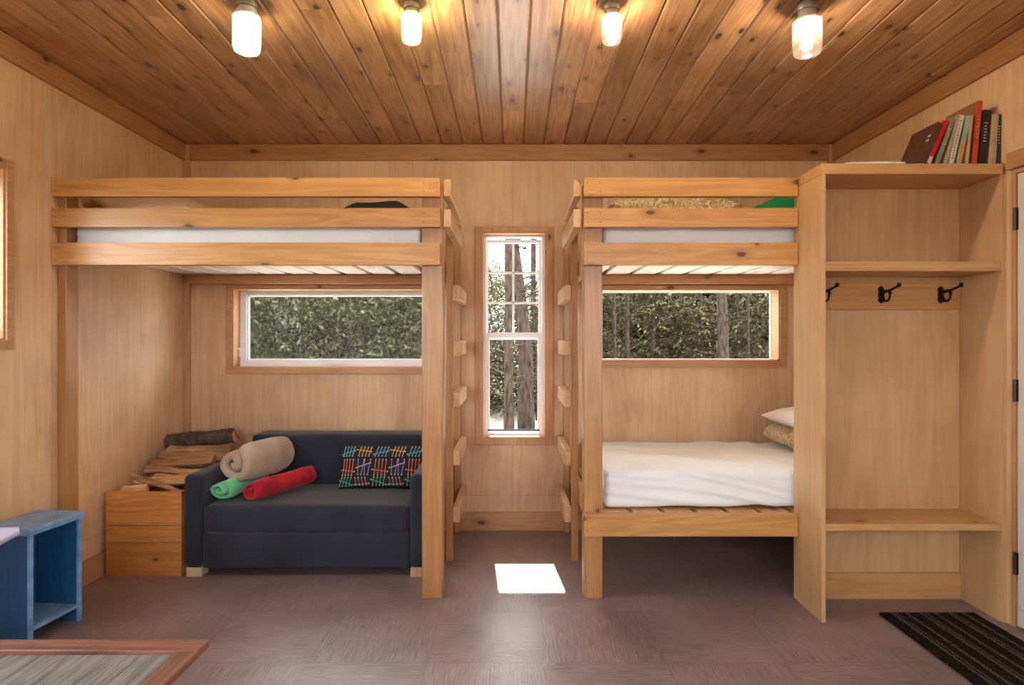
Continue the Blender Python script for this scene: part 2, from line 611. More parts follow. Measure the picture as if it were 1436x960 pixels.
def screen_mat():
    m, nt, out = new_mat('insect_mesh')
    tr = N(nt, 'ShaderNodeBsdfTransparent')
    d = N(nt, 'ShaderNodeBsdfDiffuse')
    d.inputs[0].default_value = (.30, .30, .30, 1)
    mx = N(nt, 'ShaderNodeMixShader')
    mx.inputs[0].default_value = .15
    L(nt, tr.outputs[0], mx.inputs[1])
    L(nt, d.outputs[0], mx.inputs[2])
    L(nt, mx.outputs[0], out.inputs[0])
    return m


def mat_stripes():
    m, nt, out = new_mat('striped_doormat_pile')
    tc = N(nt, 'ShaderNodeTexCoord')
    sp = N(nt, 'ShaderNodeSeparateXYZ')
    L(nt, tc.outputs['Object'], sp.inputs[0])
    x = math_n(nt, 'MULTIPLY', sp.outputs[0], 1.0 / .062)
    n = N(nt, 'ShaderNodeTexNoise', i_Scale=110.0, i_Detail=2.0)
    L(nt, tc.outputs['Object'], n.inputs['Vector'])
    x = math_n(nt, 'ADD', x, math_n(nt, 'MULTIPLY', math_n(nt, 'SUBTRACT', n.outputs['Fac'], .5), .35))
    f = math_n(nt, 'FRACT', x)
    s1 = math_n(nt, 'LESS_THAN', math_n(nt, 'ABSOLUTE', math_n(nt, 'SUBTRACT', f, .5)), .10)
    s2 = math_n(nt, 'LESS_THAN', math_n(nt, 'ABSOLUTE', math_n(nt, 'SUBTRACT', math_n(nt, 'FRACT', math_n(nt, 'MULTIPLY', x, .5)), .9)), .03)
    s = math_n(nt, 'MAXIMUM', s1, s2)
    sp2 = math_n(nt, 'GREATER_THAN', n.outputs['Fac'], .70)
    col = mixc(nt, s, (.010, .008, .007), (.085, .065, .048))
    col = mixc(nt, math_n(nt, 'MULTIPLY', sp2, .5), col, (.15, .11, .08))
    bs = N(nt, 'ShaderNodeBsdfPrincipled')
    bs.inputs['Roughness'].default_value = .95
    bs.inputs['Specular IOR Level'].default_value = .1
    L(nt, col, bs.inputs['Base Color'])
    bp = N(nt, 'ShaderNodeBump')
    bp.inputs['Strength'].default_value = .8
    bp.inputs['Distance'].default_value = .006
    L(nt, n.outputs['Fac'], bp.inputs['Height'])
    L(nt, bp.outputs[0], bs.inputs['Normal'])
    L(nt, bs.outputs[0], out.inputs[0])
    return m


M['floor'] = floor_mat()
M['floral'] = floral_mat('olive_floral_pillowcase', (.34, .24, .095), (.78, .68, .45), 22)
M['screen'] = screen_mat()
M['mat'] = mat_stripes()

# ------------------------------------------------------------------ room shell
YF = -1.5      # wall behind the camera


def wall(name, us, zs, openings, fn, mat, th=.13):
    """slab from a grid of cells, leaving out the openings; fn(u, t, z) -> point"""
    mb = MB()
    for a, b in zip(us[:-1], us[1:]):
        for c, d in zip(zs[:-1], zs[1:]):
            um, zm = (a + b) / 2, (c + d) / 2
            if any(o[0] < um < o[1] and o[2] < zm < o[3] for o in openings):
                continue
            vs = [fn(u, t, z) for z in (c, d) for t in (0, th) for u in (a, b)]
            mb.add(vs, [(0, 2, 3, 1), (4, 5, 7, 6), (0, 1, 5, 4), (2, 6, 7, 3), (0, 4, 6, 2), (1, 3, 7, 5)])
    o = build(name, mb, mat)
    return tag(o, kind='structure')


W1 = (-1.771, -.52, 1.0277, 1.533)
W2 = (-.189, .216, .586, 1.889)
W3 = (.52, 1.695, 1.073, 1.528)
xs = sorted({-2.4, 2.4, W1[0], W1[1], W2[0], W2[1], W3[0], W3[1]})
zs = sorted({-.1, 2.75, W1[2], W1[3], W2[2], W2[3], W3[2], W3[3]})
wall('wall_back', xs, zs, [W1, W2, W3], lambda u, t, z: (u, D + t, z), M['ply_back'])
W4 = (1.45, 2.633, 1.20, 1.925)      # along y, in the left wall
W7 = (-1.35, -.35, .70, 2.10)  # unseen opening added in both side walls for more daylight
wall('wall_left', [YF, W7[0], W7[1], W4[0], W4[1], D], [-.1, W7[2], W4[2], W4[3], W7[3], 2.75], [W4, W7], lambda u, t, z: (XL(u) - t, u, z), M['ply_left'])
DO = (1.84, 2.655, -.2, 1.915)
wall('wall_right', [YF, W7[0], W7[1], DO[0], DO[1], D], [-.1, W7[2], DO[3], W7[3], 2.75], [DO, W7], lambda u, t, z: (XR(u) + t, u, z), M['ply_right'])
W5 = (-1.38, -.48, .80, 2.25)  # unseen opening added in the front wall, as is the next, for daylight
W6 = (.48, 1.38, .80, 2.25)
wall('wall_front', [-2.45, W5[0], W5[1], W6[0], W6[1], 2.45], [-.1, W5[2], W5[3], 2.75], [W5, W6], lambda u, t, z: (u, YF - t, z), M['ply_right'])

mb = MB().box(-2.5, 2.5, YF - .15, D + .13, -.12, 0)
tag(build('floor', mb, M['floor']), kind='structure')

# tongue and groove ceiling
mb = MB()
pitch = .1285
k0 = -19
for k in range(k0, 20):
    x0 = -.0557 + k * pitch
    x1 = x0 + pitch - .0012
    y = YF - .1 - random.random()
    while y < D + .12:
        ln = random.choice((1.2, 1.6, 2.1, 2.6, 3.2)) * random.uniform(.85, 1.1)
        ya, yb = max(y, YF - .1) + .0008, min(y + ln, D + .12) - .0008
        y += ln
        if yb - ya < .05:
            continue
        c = .0075
        prof = [(x0, .018), (x0, c), (x0 + c, 0), (x1 - c, 0), (x1, c), (x1, .018)]
        vs = [(px, yy, ZC(yy) + pz) for yy in (ya, yb) for px, pz in prof]
        fs = [(i, (i + 1) % 6, (i + 1) % 6 + 6, i + 6) for i in range(6)] + [(5, 4, 3, 2, 1, 0), (6, 7, 8, 9, 10, 11)]
        mb.add(vs, [f[::-1] for f in fs], random.random())
ya, yb = YF - .1, D + .12
mb.add([(x, yy, ZC(yy) + zz) for yy in (ya, yb) for x in (-2.5, 2.5) for zz in (.017, .12)],
       [(0, 1, 3, 2), (4, 6, 7, 5), (0, 4, 5, 1), (2, 3, 7, 6), (0, 2, 6, 4), (1, 5, 7, 3)], .5)
tag(build('ceiling', mb, M['ceil'], attr=True), kind='structure')

# crown boards and corner boards
mb = MB().box(XL(4) + .02, XR(4) - .02, 3.982, 4.0, 2.342, 2.442)
tag(build('trim_1', mb, M['crownX'], bevel=.002), kind='structure')
for i, (X, s) in enumerate(((XL, 1), (XR, -1))):
    mb = MB()
    ya, yb = YF + .02, 3.999
    vs = [(X(yy) + s * t, yy, ZC(yy) + z) for yy in (ya, yb) for t in (0, .018) for z in (-.105, -.002)]
    mb.add(vs, [(0, 1, 3, 2), (4, 6, 7, 5), (0, 4, 5, 1), (2, 3, 7, 6), (0, 2, 6, 4), (1, 5, 7, 3)])
    tag(build('trim_%d' % (2 + i), mb, M['crownY'], bevel=.002), kind='structure')
mb = MB().box(XL(4) + .0, XL(4) + .04, 3.975, 3.999, .118, 2.44)
tag(build('trim_4', mb, M['trimZ'], bevel=.003), kind='structure')
mb = MB().box(XR(4) - .035, XR(4), 3.975, 3.999, 0, 2.44)
tag(build('trim_5', mb, M['trimZ'], bevel=.003), kind='structure')
mb = MB().box(XL(4) + .002, 2.0, 3.984, 4.0, 0, .118)
tag(build('baseboard_back', mb, M['trimX'], bevel=.003), kind='structure')
mb = MB()
vs = [(XL(yy) + t, yy, z) for yy in (YF, 3.98) for t in (0, .016) for z in (0, .118)]
mb.add(vs, [(0, 1, 3, 2), (4, 6, 7, 5), (0, 4, 5, 1), (2, 3, 7, 6), (0, 2, 6, 4), (1, 5, 7, 3)])
tag(build('baseboard_left', mb, M['trimY'], bevel=.003), kind='structure')


# ------------------------------------------------------------------ windows
def frame_boxes(mb, x0, x1, z0, z1, wl, wr, wt, wb, y0, y1):
    mb.box(x0, x0 + wl, y0, y1, z0, z1)
    mb.box(x1 - wr, x1, y0, y1, z0, z1)
    mb.box(x0 + wl, x1 - wr, y0, y1, z1 - wt, z1)
    mb.box(x0 + wl, x1 - wr, y0, y1, z0, z0 + wb)
    return mb


def casing(w, x0, x1, z0, z1, cl, cr, ct, cb, mat):
    mb = MB()
    frame_boxes(mb, x0 - cl, x1 + cr, z0 - cb, z1 + ct, cl, cr, ct, cb, 3.984, 4.0)
    build('casing', mb, mat, w, bevel=.002)


def jamb(w, x0, x1, z0, z1, mat, y1=4.12):
    mb = MB()
    frame_boxes(mb, x0, x1, z0, z1, .008, .008, .008, .008, 3.99, y1)
    build('jamb', mb, mat, w)


w = thing('window_1', (W1[0] / 2 + W1[1] / 2, 4.0, W1[2]), kind='structure')
casing(w, *W1, .038, .038, .022, .038, M['trimX'])
jamb(w, *W1, M['trimX'])
mb = frame_boxes(MB(), W1[0] + .006, W1[1] - .006, W1[2] + .006, W1[3] - .006, .045, .045, .032, .040, 4.085, 4.125)
build('window_frame', mb, M['vinyl'], w, bevel=.004)
mb = frame_boxes(MB(), W1[0] + .049, W1[1] - .049, W1[2] + .044, W1[3] - .036, .012, .012, .008, .012, 4.095, 4.12)
build('sash', mb, M['vinyl'], w, bevel=.003)
g1 = MB().box(W1[0] + .055, W1[1] - .055, 4.104, 4.108, W1[2] + .05, W1[3] - .04)
build('pane', g1, M['glass'], w)
mb = MB().box(W1[0] + .055, W1[1] - .055, 4.1, 4.101, W1[2] + .05, W1[3] - .04)
build('insect_screen', mb, M['screen'], w)
mb = MB()
p = W(470, 509, 4.08)
mb.box(p.x - .055, p.x + .055, 4.062, 4.085, p.z - .008, p.z + .004)
mb.tube([p + Vector((.02, -.015, .0)), p + Vector((-.01, -.03, .014)), p + Vector((.02, -.04, .02)), p + Vector((.045, -.04, .016))], [.006, .006, .005, .006], 8)
build('crank_handle', mb, M['vinyl'], w, bevel=.001)
mb = MB()
p = W(337, 489, 4.08)
mb.tube([p + Vector((.01, 0, -.02)), p + Vector((0, -.02, .0)), p + Vector((-.02, -.035, .012)), p + Vector((-.035, -.045, .014))], [.007, .007, .006, .005], 8)
mb.box(p.x - .004, p.x + .012, 4.07, 4.088, p.z - .05, p.z + .01)
build('latch', mb, M['vinyl'], w, bevel=.001)

w = thing('window_2', (0.01, 4.0, W2[2]), kind='structure')
casing(w, *W2, .046, .046, .032, .044, M['trimZ'])
jamb(w, *W2, M['trimZ'], 4.125)
mb = frame_boxes(MB(), W2[0] + .006, W2[1] - .006, W2[2] + .006, W2[3] - .006, .018, .018, .014, .018, 4.06, 4.125)
build('window_frame', mb, M['vinyl'], w, bevel=.003)


def zp(py, d):
    return EYE + (480 - py) * d / F


def xp(px, d):
    return (px - 718) * d / F


d = 4.11
up = MB()
x0, x1 = xp(684.5, d), xp(755, d)
frame_boxes(up, x0 - .022, x1 + .022, zp(476, d), zp(341, d) + .022, .022, .022, .022, .02, d - .012, d + .012)
up.box(xp(718.3, d), xp(721.3, d), d - .006, d + .006, zp(466, d), zp(340, d))
for yy in (382.5, 424.5):
    up.box(x0, x1, d - .006, d + .006, zp(yy + 1.5, d), zp(yy - 1.5, d))
s_ = build('upper_sash', up, M['vinyl'], w, bevel=.002)
build('pane', MB().box(x0, x1, d - .002, d + .002, zp(468, d), zp(341, d)), M['glass'], s_)
d = 4.085
lo = MB()
x0, x1 = xp(686.5, d), xp(754, d)
frame_boxes(lo, x0 - .028, x1 + .028, zp(611, d), zp(466, d), .028, .028, .036, .030, d - .014, d + .011)
s_ = build('lower_sash', lo, M['vinyl'], w, bevel=.003)
build('pane', MB().box(x0, x1, d - .002, d + .002, zp(604, d), zp(474, d)), M['glass'], s_)
build('screen_bar', MB().box(x0 - .01, x1 + .01, d - .018, d - .0135, zp(603.5, d), zp(601, d)), M['dark_metal'], s_)

w = thing('window_3', (1.1, 4.0, W3[2]), kind='structure')
casing(w, *W3, .045, .045, .026, .042, M['trimX'])
jamb(w, *W3, M['trimX'], 4.125)
mb = frame_boxes(MB(), W3[0] + .006, W3[1] - .006, W3[2] + .006, W3[3] - .006, .006, .006, .007, .006, 4.105, 4.125)
build('window_frame', mb, M['vinyl'], w, bevel=.001)
build('pane', MB().box(W3[0] + .01, W3[1] - .01, 4.112, 4.116, W3[2] + .01, W3[3] - .01), M['glass'], w)

# window in the left wall, only its far edge is in view
w = thing('window_4', (XL(2.0), 2.0, W4[2]), kind='structure')


def left_fr(mb, y0, y1, z0, z1, wd, t0, t1):
    def bar(a, b, c, e):
        vs = [(XL(yy) + t, yy, z) for yy in (a, b) for t in (t0, t1) for z in (c, e)]
        mb.add(vs, [(0, 1, 3, 2), (4, 6, 7, 5), (0, 4, 5, 1), (2, 3, 7, 6), (0, 2, 6, 4), (1, 5, 7, 3)])
    bar(y0, y0 + wd, z0, z1)
    bar(y1 - wd, y1, z0, z1)
    bar(y0 + wd, y1 - wd, z1 - wd, z1)
    bar(y0 + wd, y1 - wd, z0, z0 + wd)
    return mb


build('casing', left_fr(MB(), W4[0] - .038, W4[1] + .038, W4[2] - .038, W4[3] + .030, .038, 0, .016), M['trimY'], w, bevel=.002)
build('jamb', left_fr(MB(), W4[0], W4[1], W4[2], W4[3], .008, -.125, .005), M['trimY'], w)
build('window_frame', left_fr(MB(), W4[0] + .006, W4[1] - .006, W4[2] + .006, W4[3] - .006, .045, -.125, -.09), M['vinyl'], w, bevel=.003)
mb = MB()
vs = [(XL(yy) - t, yy, z) for yy in (W4[0] + .03, W4[1] - .03) for t in (.104, .108) for z in (W4[2] + .03, W4[3] - .03)]
mb.add(vs, [(0, 1, 3, 2), (4, 6, 7, 5), (0, 4, 5, 1), (2, 3, 7, 6), (0, 2, 6, 4), (1, 5, 7, 3)])
build('pane', mb, M['glass'], w)

w = thing('added_window_7', (XL(-.7), -.7, W7[2]), kind='structure')  # unseen window, added behind the camera to brighten the room
build('casing', left_fr(MB(), W7[0] - .04, W7[1] + .04, W7[2] - .04, W7[3] + .04, .04, 0, .016), M['trimY'], w, bevel=.002)
build('window_frame', left_fr(MB(), W7[0], W7[1], W7[2], W7[3], .045, -.125, -.09), M['vinyl'], w, bevel=.003)
# two unseen tall windows, added behind the camera to let daylight in
for nm, q in (('added_window_5', W5), ('added_window_6', W6)):
    w = thing(nm, ((q[0] + q[1]) / 2, YF, q[2]), kind='structure')
    mb = frame_boxes(MB(), q[0], q[1], q[2], q[3], .04, .04, .04, .04, YF - .1, YF - .04)
    build('window_frame', mb, M['vinyl'], w, bevel=.004)
    mb = frame_boxes(MB(), q[0] - .05, q[1] + .05, q[2] - .05, q[3] + .05, .05, .05, .05, .05, YF, YF + .016)
    build('casing', mb, M['trimX'], w, bevel=.002)

# ------------------------------------------------------------------ door
w = thing('door_1', (XR(2.2), 2.25, 0), kind='structure')


def rightbox(mb, y0, y1, z0, z1, t0, t1):
    vs = [(XR(yy) + t, yy, z) for yy in (y0, y1) for t in (t0, t1) for z in (z0, z1)]
    mb.add(vs, [(0, 1, 3, 2), (4, 6, 7, 5), (0, 4, 5, 1), (2, 3, 7, 6), (0, 2, 6, 4), (1, 5, 7, 3)])
    return mb


build('door_leaf', rightbox(MB(), 1.865, 2.627, .012, 1.893, .0, .04), M['door'], w, bevel=.003)
mb = MB()
rightbox(mb, 2.632, 2.654, 0, 1.912, -.004, .12)
rightbox(mb, 1.842, 1.862, 0, 1.912, -.004, .12)
rightbox(mb, 1.862, 2.632, 1.896, 1.912, -.004, .12)
rightbox(mb, 1.862, 2.632, 0, 1.896, .045, .06)
build('jamb', mb, M['trimZ'], w, bevel=.001)
mb = MB()
rightbox(mb, 1.77, 2.665, 1.916, 1.988, -.016, 0)
rightbox(mb, 1.77, 1.84, 0, 1.916, -.016, 0)
build('casing', mb, M['trimY'], w, bevel=.002)
for z in (1.705, .99, .27):
    mb = MB()
    xx = XR(2.629)
    mb.tube([(xx - .008, 2.630, z - .047), (xx - .008, 2.630, z + .047)], .007, 10)
    for q in (-.016, .016):
        mb.tube([(xx - .008, 2.630, z + q - .001), (xx - .008, 2.630, z + q + .001)], .009, 10)
    rightbox(mb, 2.620, 2.640, z - .045, z + .045, -.0035, -.001)
    build('hinge', mb, M['bronze'], w)
build('door_sweep', rightbox(MB(), 1.87, 2.620, .014, .085, -.006, 0), M['door'], w, bevel=.002)
mb = MB()
for yy in (2.56, 2.3, 2.0):
    mb.tube([(XR(yy) - .008, yy, .055), (XR(yy) - .0055, yy, .055)], .004, 8)
build('screw', mb, M['steel'], w)
mb = MB()
kx = XR(1.93)
mb.tube([(kx - .001, 1.93, .95), (kx - .012, 1.93, .95), (kx - .013, 1.93, .95), (kx - .04, 1.93, .95), (kx - .05, 1.93, .95), (kx - .07, 1.93, .95), (kx - .075, 1.93, .95)],
        [.03, .03, .012, .012, .026, .026, .015], 16)
build('doorknob', mb, M['bronze'], w, smooth=True)

# ------------------------------------------------------------------ bunks
ZR = [(1.860, 1.945), (1.720, 1.806), (1.546, 1.648)]       # front boards


def nails(mb, pts, dirv=(0, -1, 0), r=.0028):
    dv = Vector(dirv)
    for p in pts:
        p = Vector(p)
        mb.tube([p - dv * .001, p + dv * .0006], r, 8)
    return mb


def bunk(side):
    s = side
    if s < 0:
        t = thing('loft_bunk', (-1.2, 3.4, 0), 'left pine loft bunk raised above the navy sofa with ladder facing the aisle', 'bunk bed')
        xa, xb = -2.1125, -.330
        slat_lo, slat_hi = -2.055, -.415
    else:
        t = thing('double_bunk', (1.2, 3.4, 0), 'right pine bunk bed with white lower mattress beside the coat shelves', 'bunk bed')
        xa, xb = .330, 1.311
        slat_lo, slat_hi = .415, 2.00

    def part(name, mb, mat, bevel=.003):
        return build(name, mb, mat, t, bevel=bevel)
    # front boards
    fr = list(ZR)
    if s > 0:
        fr.append((.301, .402))
    for i, (z0, z1) in enumerate(fr):
        x0, x1 = xa, xb
        if s < 0 and i == 1:
            x0 -= .001
        m = MB().box(x0, x1, 2.890, 2.9275, z0, z1)
        m.cur = 1
        edge = xb if s < 0 else xa
        for dx in ((.015, .075) if i < 2 else (.015,)):
            for dz in (.022, z1 - z0 - .022):
                nails(m, [(edge + s * dx, 2.8895, z0 + dz)])
        if s < 0:
            for dz in (.02, z1 - z0 - .02):
                nails(m, [(xa + .02, 2.8895, z0 + dz)])
        part('guard_board' if i < 2 else 'bed_rail', m, [M['pineX'], M['nail']], .003)
    # posts
    px0, px1 = (-.419, -.3225) if s < 0 else (.3345, .421)
    part('post', MB().box(px0, px1, 2.930, 3.020, 0, 1.935), M['pineZ'], .004)
    if s < 0:
        part('wall_post', MB().box(-2.1085, -2.071, 2.930, 3.012, 0, 1.935), M['pineZ'], .003)
    bx0, bx1 = (-.46, -.422) if s < 0 else (.425, .463)
    # ladder legs
    lx0, lx1 = (-.3605, -.3225) if s < 0 else (.3245, .3605)
    for y0 in (3.43, 3.945):
        part('ladder_leg', MB().box(lx0, lx1, y0, y0 + .038, 0, 1.93), M['pineZ'], .003)
    # rungs
    rx0, rx1 = (-.3215, -.2845) if s < 0 else (.2875, .3235)
    for zc in (1.462, 1.160, .880, .562, .252):
        part('rung', MB().box(rx0, rx1, 3.432, 3.98, zc - .041, zc + .041), M['pineY'], .004)
    # side guards
    gx0, gx1 = (-.3215, -.2845) if s < 0 else (.2865, .3235)
    for z0, z1 in ((1.872, 1.952), (1.728, 1.812)):
        b = part('side_board', MB().box(gx0, gx1, 2.945, 3.60, z0, z1), M['pineY'], .004)
    # long and end rails under the slats
    xw0, xw1 = (-2.068, -.425) if s < 0 else (.425, 1.305)
    part('front_ledger', MB().box(xw0, xw1, 2.9285, 2.966, 1.556, 1.6165), M['pineX'])
    bl0, bl1 = (XL(3.96) + .045, -.365) if s < 0 else (.365, XR(3.96) - .04)
    part('back_ledger', MB().box(bl0, bl1, 3.955, 3.983, 1.5585, 1.6165), M['trimX'])
    ex0, ex1 = (-.402, -.364) if s < 0 else (.3625, .4005)
    part('end_rail', MB().box(ex0, ex1, 3.024, 3.953, 1.548, 1.634), M['pineY'])
    levels = [(1.617, 1.634, .170, .140)]
    if s > 0:
        part('front_ledger', MB().box(xw0, xw1, 2.9285, 2.966, .325, .3835), M['pineX'])
        part('back_ledger', MB().box(bl0, bl1, 3.945, 3.983, .325, .3835), M['pineX'])
        part('end_rail', MB().box(ex0, ex1, 3.024, 3.943, .315, .401), M['pineY'])
        levels.append((.384, .401, .150, .128))
    for z0, z1, pt, wd in levels:
        x = slat_lo
        while x + wd < slat_hi + .01:
            y0 = 2.934 if x + wd < 1.31 else 2.972
            part('slat', MB().box(x, x + wd, y0, 3.98, z0, z1), M['slatY'] if z0 > 1 else M['pineY'], .0015)
            x += pt
    return t


bunk(-1)
bunk(1)


def mattress(name, x0, x1, y0, y1, z0, z1, label, wr=.004, diag=1, mat='sheet', n=60):
    def fn(q, nn):
        a = noise.noise(Vector((q.x * 2.0, q.y * 3.0, q.z * 3 + z0 * 7)))
        b = abs(noise.noise(Vector((q.x * 1.0, q.y * 1.2, (q.z + .30 * q.x + .12 * q.x * q.x) * 24 + 3))))
        c = noise.noise(Vector((q.x * 1.5, q.y * 11 + q.x * 3, z0)))
        k = a * 1.2 + (1 - b * 3) * .7 + (c * 1.2 if nn.z > .5 else 0)
        return q + nn * wr * k
    cx, cy, cz = (x0 + x1) / 2, (y0 + y1) / 2, (z0 + z1) / 2
    mb = MB().soft((0, 0, 0), ((x1 - x0) / 2, (y1 - y0) / 2, (z1 - z0) / 2), .022, fn, n)
    lowest = min(v.z for v in mb.v)
    mb.v = [Vector((v.x + cx, v.y + cy, z0 + .001 + (v.z - lowest) * (z1 - z0) / (2 * abs(lowest)))) for v in mb.v]
    o = build(name, mb, M[mat], smooth=True, loc=(cx, cy, z0))
    return tag(o, label, 'mattress')


mattress('mattress', -2.060, -.430, 2.975, 3.93, 1.636, 1.790, 'white sheeted mattress on the left loft bunk above the sofa', .005)
mattress('mattress', .430, 1.98, 2.985, 3.93, 1.636, 1.790, 'white sheeted mattress on the upper deck of the right bunk', .004)
mattress('mattress', .446, 1.985, 2.988, 3.925, .404, .584, 'white fitted-sheet mattress on the lower deck of the right bunk', .008, n=120)


def pillow_mb(c, hw, hh, t, rot, n=18, p=3.0, bump=.012, seed=0, flat=False):
    """pillow in its own plane (u, v) with thickness along w, turned by rot"""
    mb = MB()
    c = Vector(c)
    R = rot if isinstance(rot, Matrix) else Euler(rot).to_matrix()
    surf = {}

    def pt(u, v, s):
        e = max(0, (1 - abs(u) ** p)) * max(0, (1 - abs(v) ** p))
        w = t * e ** .5
        x = u * hw * (1 - .06 * (1 - abs(v) ** 2) * abs(u))
        y = v * hh * (1 - .06 * (1 - abs(u) ** 2) * abs(v))
        b = bump * noise.noise(Vector((x * 9 + seed, y * 9, s * 2 + seed))) * e
        return c + R @ Vector((x, y, s * w * (.25 if (flat and s < 0) else 1) + b))
    for s in (-1, 1):
        vs = []
        for i in range(n + 1):
            for j in range(n + 1):
                u = math.sin((i / n - .5) * math.pi)
                v = math.sin((j / n - .5) * math.pi)
                vs.append(pt(u, v, s))
        fs = []
        for i in range(n):
            for j in range(n):
                a = i * (n + 1) + j
                q = (a, a + n + 1, a + n + 2, a + 1)
                fs.append(q if s > 0 else q[::-1])
        mb.add(vs, fs)
    return mb, pt


# pillows and covers on the bunks
mb, _ = pillow_mb((-1.83, 3.37, 1.872), .24, .30, .095, (0, .10, .05), seed=3)
tag(build('pillow', mb, M['pillow_cream'], smooth=True, weld=True, loc=(-1.83, 3.37, 1.80)), 'cream pillow lying at the wall end of the left loft bunk', 'pillow')
mb, _ = pillow_mb((.80, 3.34, 1.868), .33, .24, .09, (0, 0, .04), seed=5)
tag(build('pillow', mb, M['floral'], smooth=True, weld=True, loc=(.80, 3.34, 1.80)), 'olive floral pillow at the aisle end of the upper right bunk', 'pillow')


def bolfn(q, nn):
    e = 1 - .35 * max(0, abs(q.x) / .30 - .7) / .3
    return Vector((q.x, q.y, q.z * e)) + nn * .008 * noise.noise(q * 14)


tag(build('pillow', MB().soft((1.825, 3.66, .648), (.305, .20, .062), .058, bolfn, 24), M['floral'], smooth=True, loc=(1.825, 3.66, .586)),
    'floral beige pillow under the white one on the lower bunk', 'pillow')
mb, _ = pillow_mb((1.815, 3.62, .765), .30, .21, .062, (.02, -.06, .05), seed=9, bump=.008)
tag(build('pillow', mb, M['pillow_white'], smooth=True, weld=True, loc=(1.80, 3.62, .70)), 'white pillow stacked on the floral one on the lower bunk', 'pillow')


def lump(c, h, r, seed, amp=.02):
    def fn(q, nn):
        k = noise.noise(Vector((q.x * 6 + seed, q.y * 6, q.z * 6)))
        slope = 1 - .5 * max(0, abs(q.x) / h[0] - .55) / .45
        q = Vector((q.x, q.y, (q.z + h[2]) * slope - h[2]))
        return q + Vector((0, 0, amp * k if q.z > -h[2] * .5 else 0))
    return MB().soft(c, h, r, fn, 16)


tag(build('folded_blanket', lump((-.67, 3.30, 1.842), (.19, .20, .048), .03, 2, .012), M['black_cloth'], smooth=True, loc=(-.67, 3.30, 1.795)),
    'folded black blanket on the left loft bunk near the aisle', 'blanket')
tag(build('folded_blanket', lump((1.48, 3.30, 1.858), (.28, .20, .062), .05, 5, .03), M['green_cloth'], smooth=True, loc=(1.48, 3.30, 1.795)),
    'crumpled emerald green blanket on the upper right bunk beside the shelves', 'blanket')

# ------------------------------------------------------------------ sofa
sx0, sx1 = -1.668, -.425
SF, SB = 3.19, 3.93
t = thing('sofa', ((sx0 + sx1) / 2, 3.55, 0), 'small navy fabric sofa under the left loft bunk', 'sofa')
AW = .095


def armfn(q, nn):
    return q + nn * .002 * noise.noise(q * 9)


for xa in (sx0 + AW / 2, sx1 - AW / 2):
    build('arm', MB().soft((xa, (SF + SB) / 2, .283), (AW / 2, (SB - SF) / 2, .237), .03, armfn, 14), M['sofa'], t, smooth=True)


def seatfn(q, nn):
    k = noise.noise(Vector((q.x * 3, q.y * 4, 1)))
    cr = noise.noise(Vector((q.x * 14 + q.z * 5, 2, q.z * 3))) * math.exp(-((q.x + .02) / .22) ** 2)
    top = .010 * math.cos(q.x * 2.4) if nn.z > .3 else 0
    return q + nn * (.003 * k + (.005 * cr if nn.y < -.3 else 0)) + Vector((0, 0, top - .004))


ix0, ix1 = sx0 + AW + .003, sx1 - AW - .003
cx, hw = (ix0 + ix1) / 2, (ix1 - ix0) / 2
build('seat_cushion', MB().soft((cx, SF + .255, .292), (hw, .250, .068), .026, seatfn, 40), M['sofa'], t, smooth=True)
build('front_panel', MB().soft((cx, SF + .03, .134), (hw, .025, .088), .012, armfn, 16), M['sofa'], t, smooth=True)
build('seat_base', MB().box(ix0, ix1, SF + .05, SB - .02, .05, .222), M['sofa'], t, bevel=.01)
build('backrest', MB().soft((cx + .016, 3.80, .435), (hw - .022, .100, .215), .030, armfn, 24), M['sofa'], t, smooth=True)
for xa in (sx0 + .012, sx1 - .092):
    for ya in (SF + .012, SB - .09):
        build('leg', MB().box(xa, xa + .08, ya, ya + .075, 0, .047), M['sofa_leg'], t, bevel=.003)


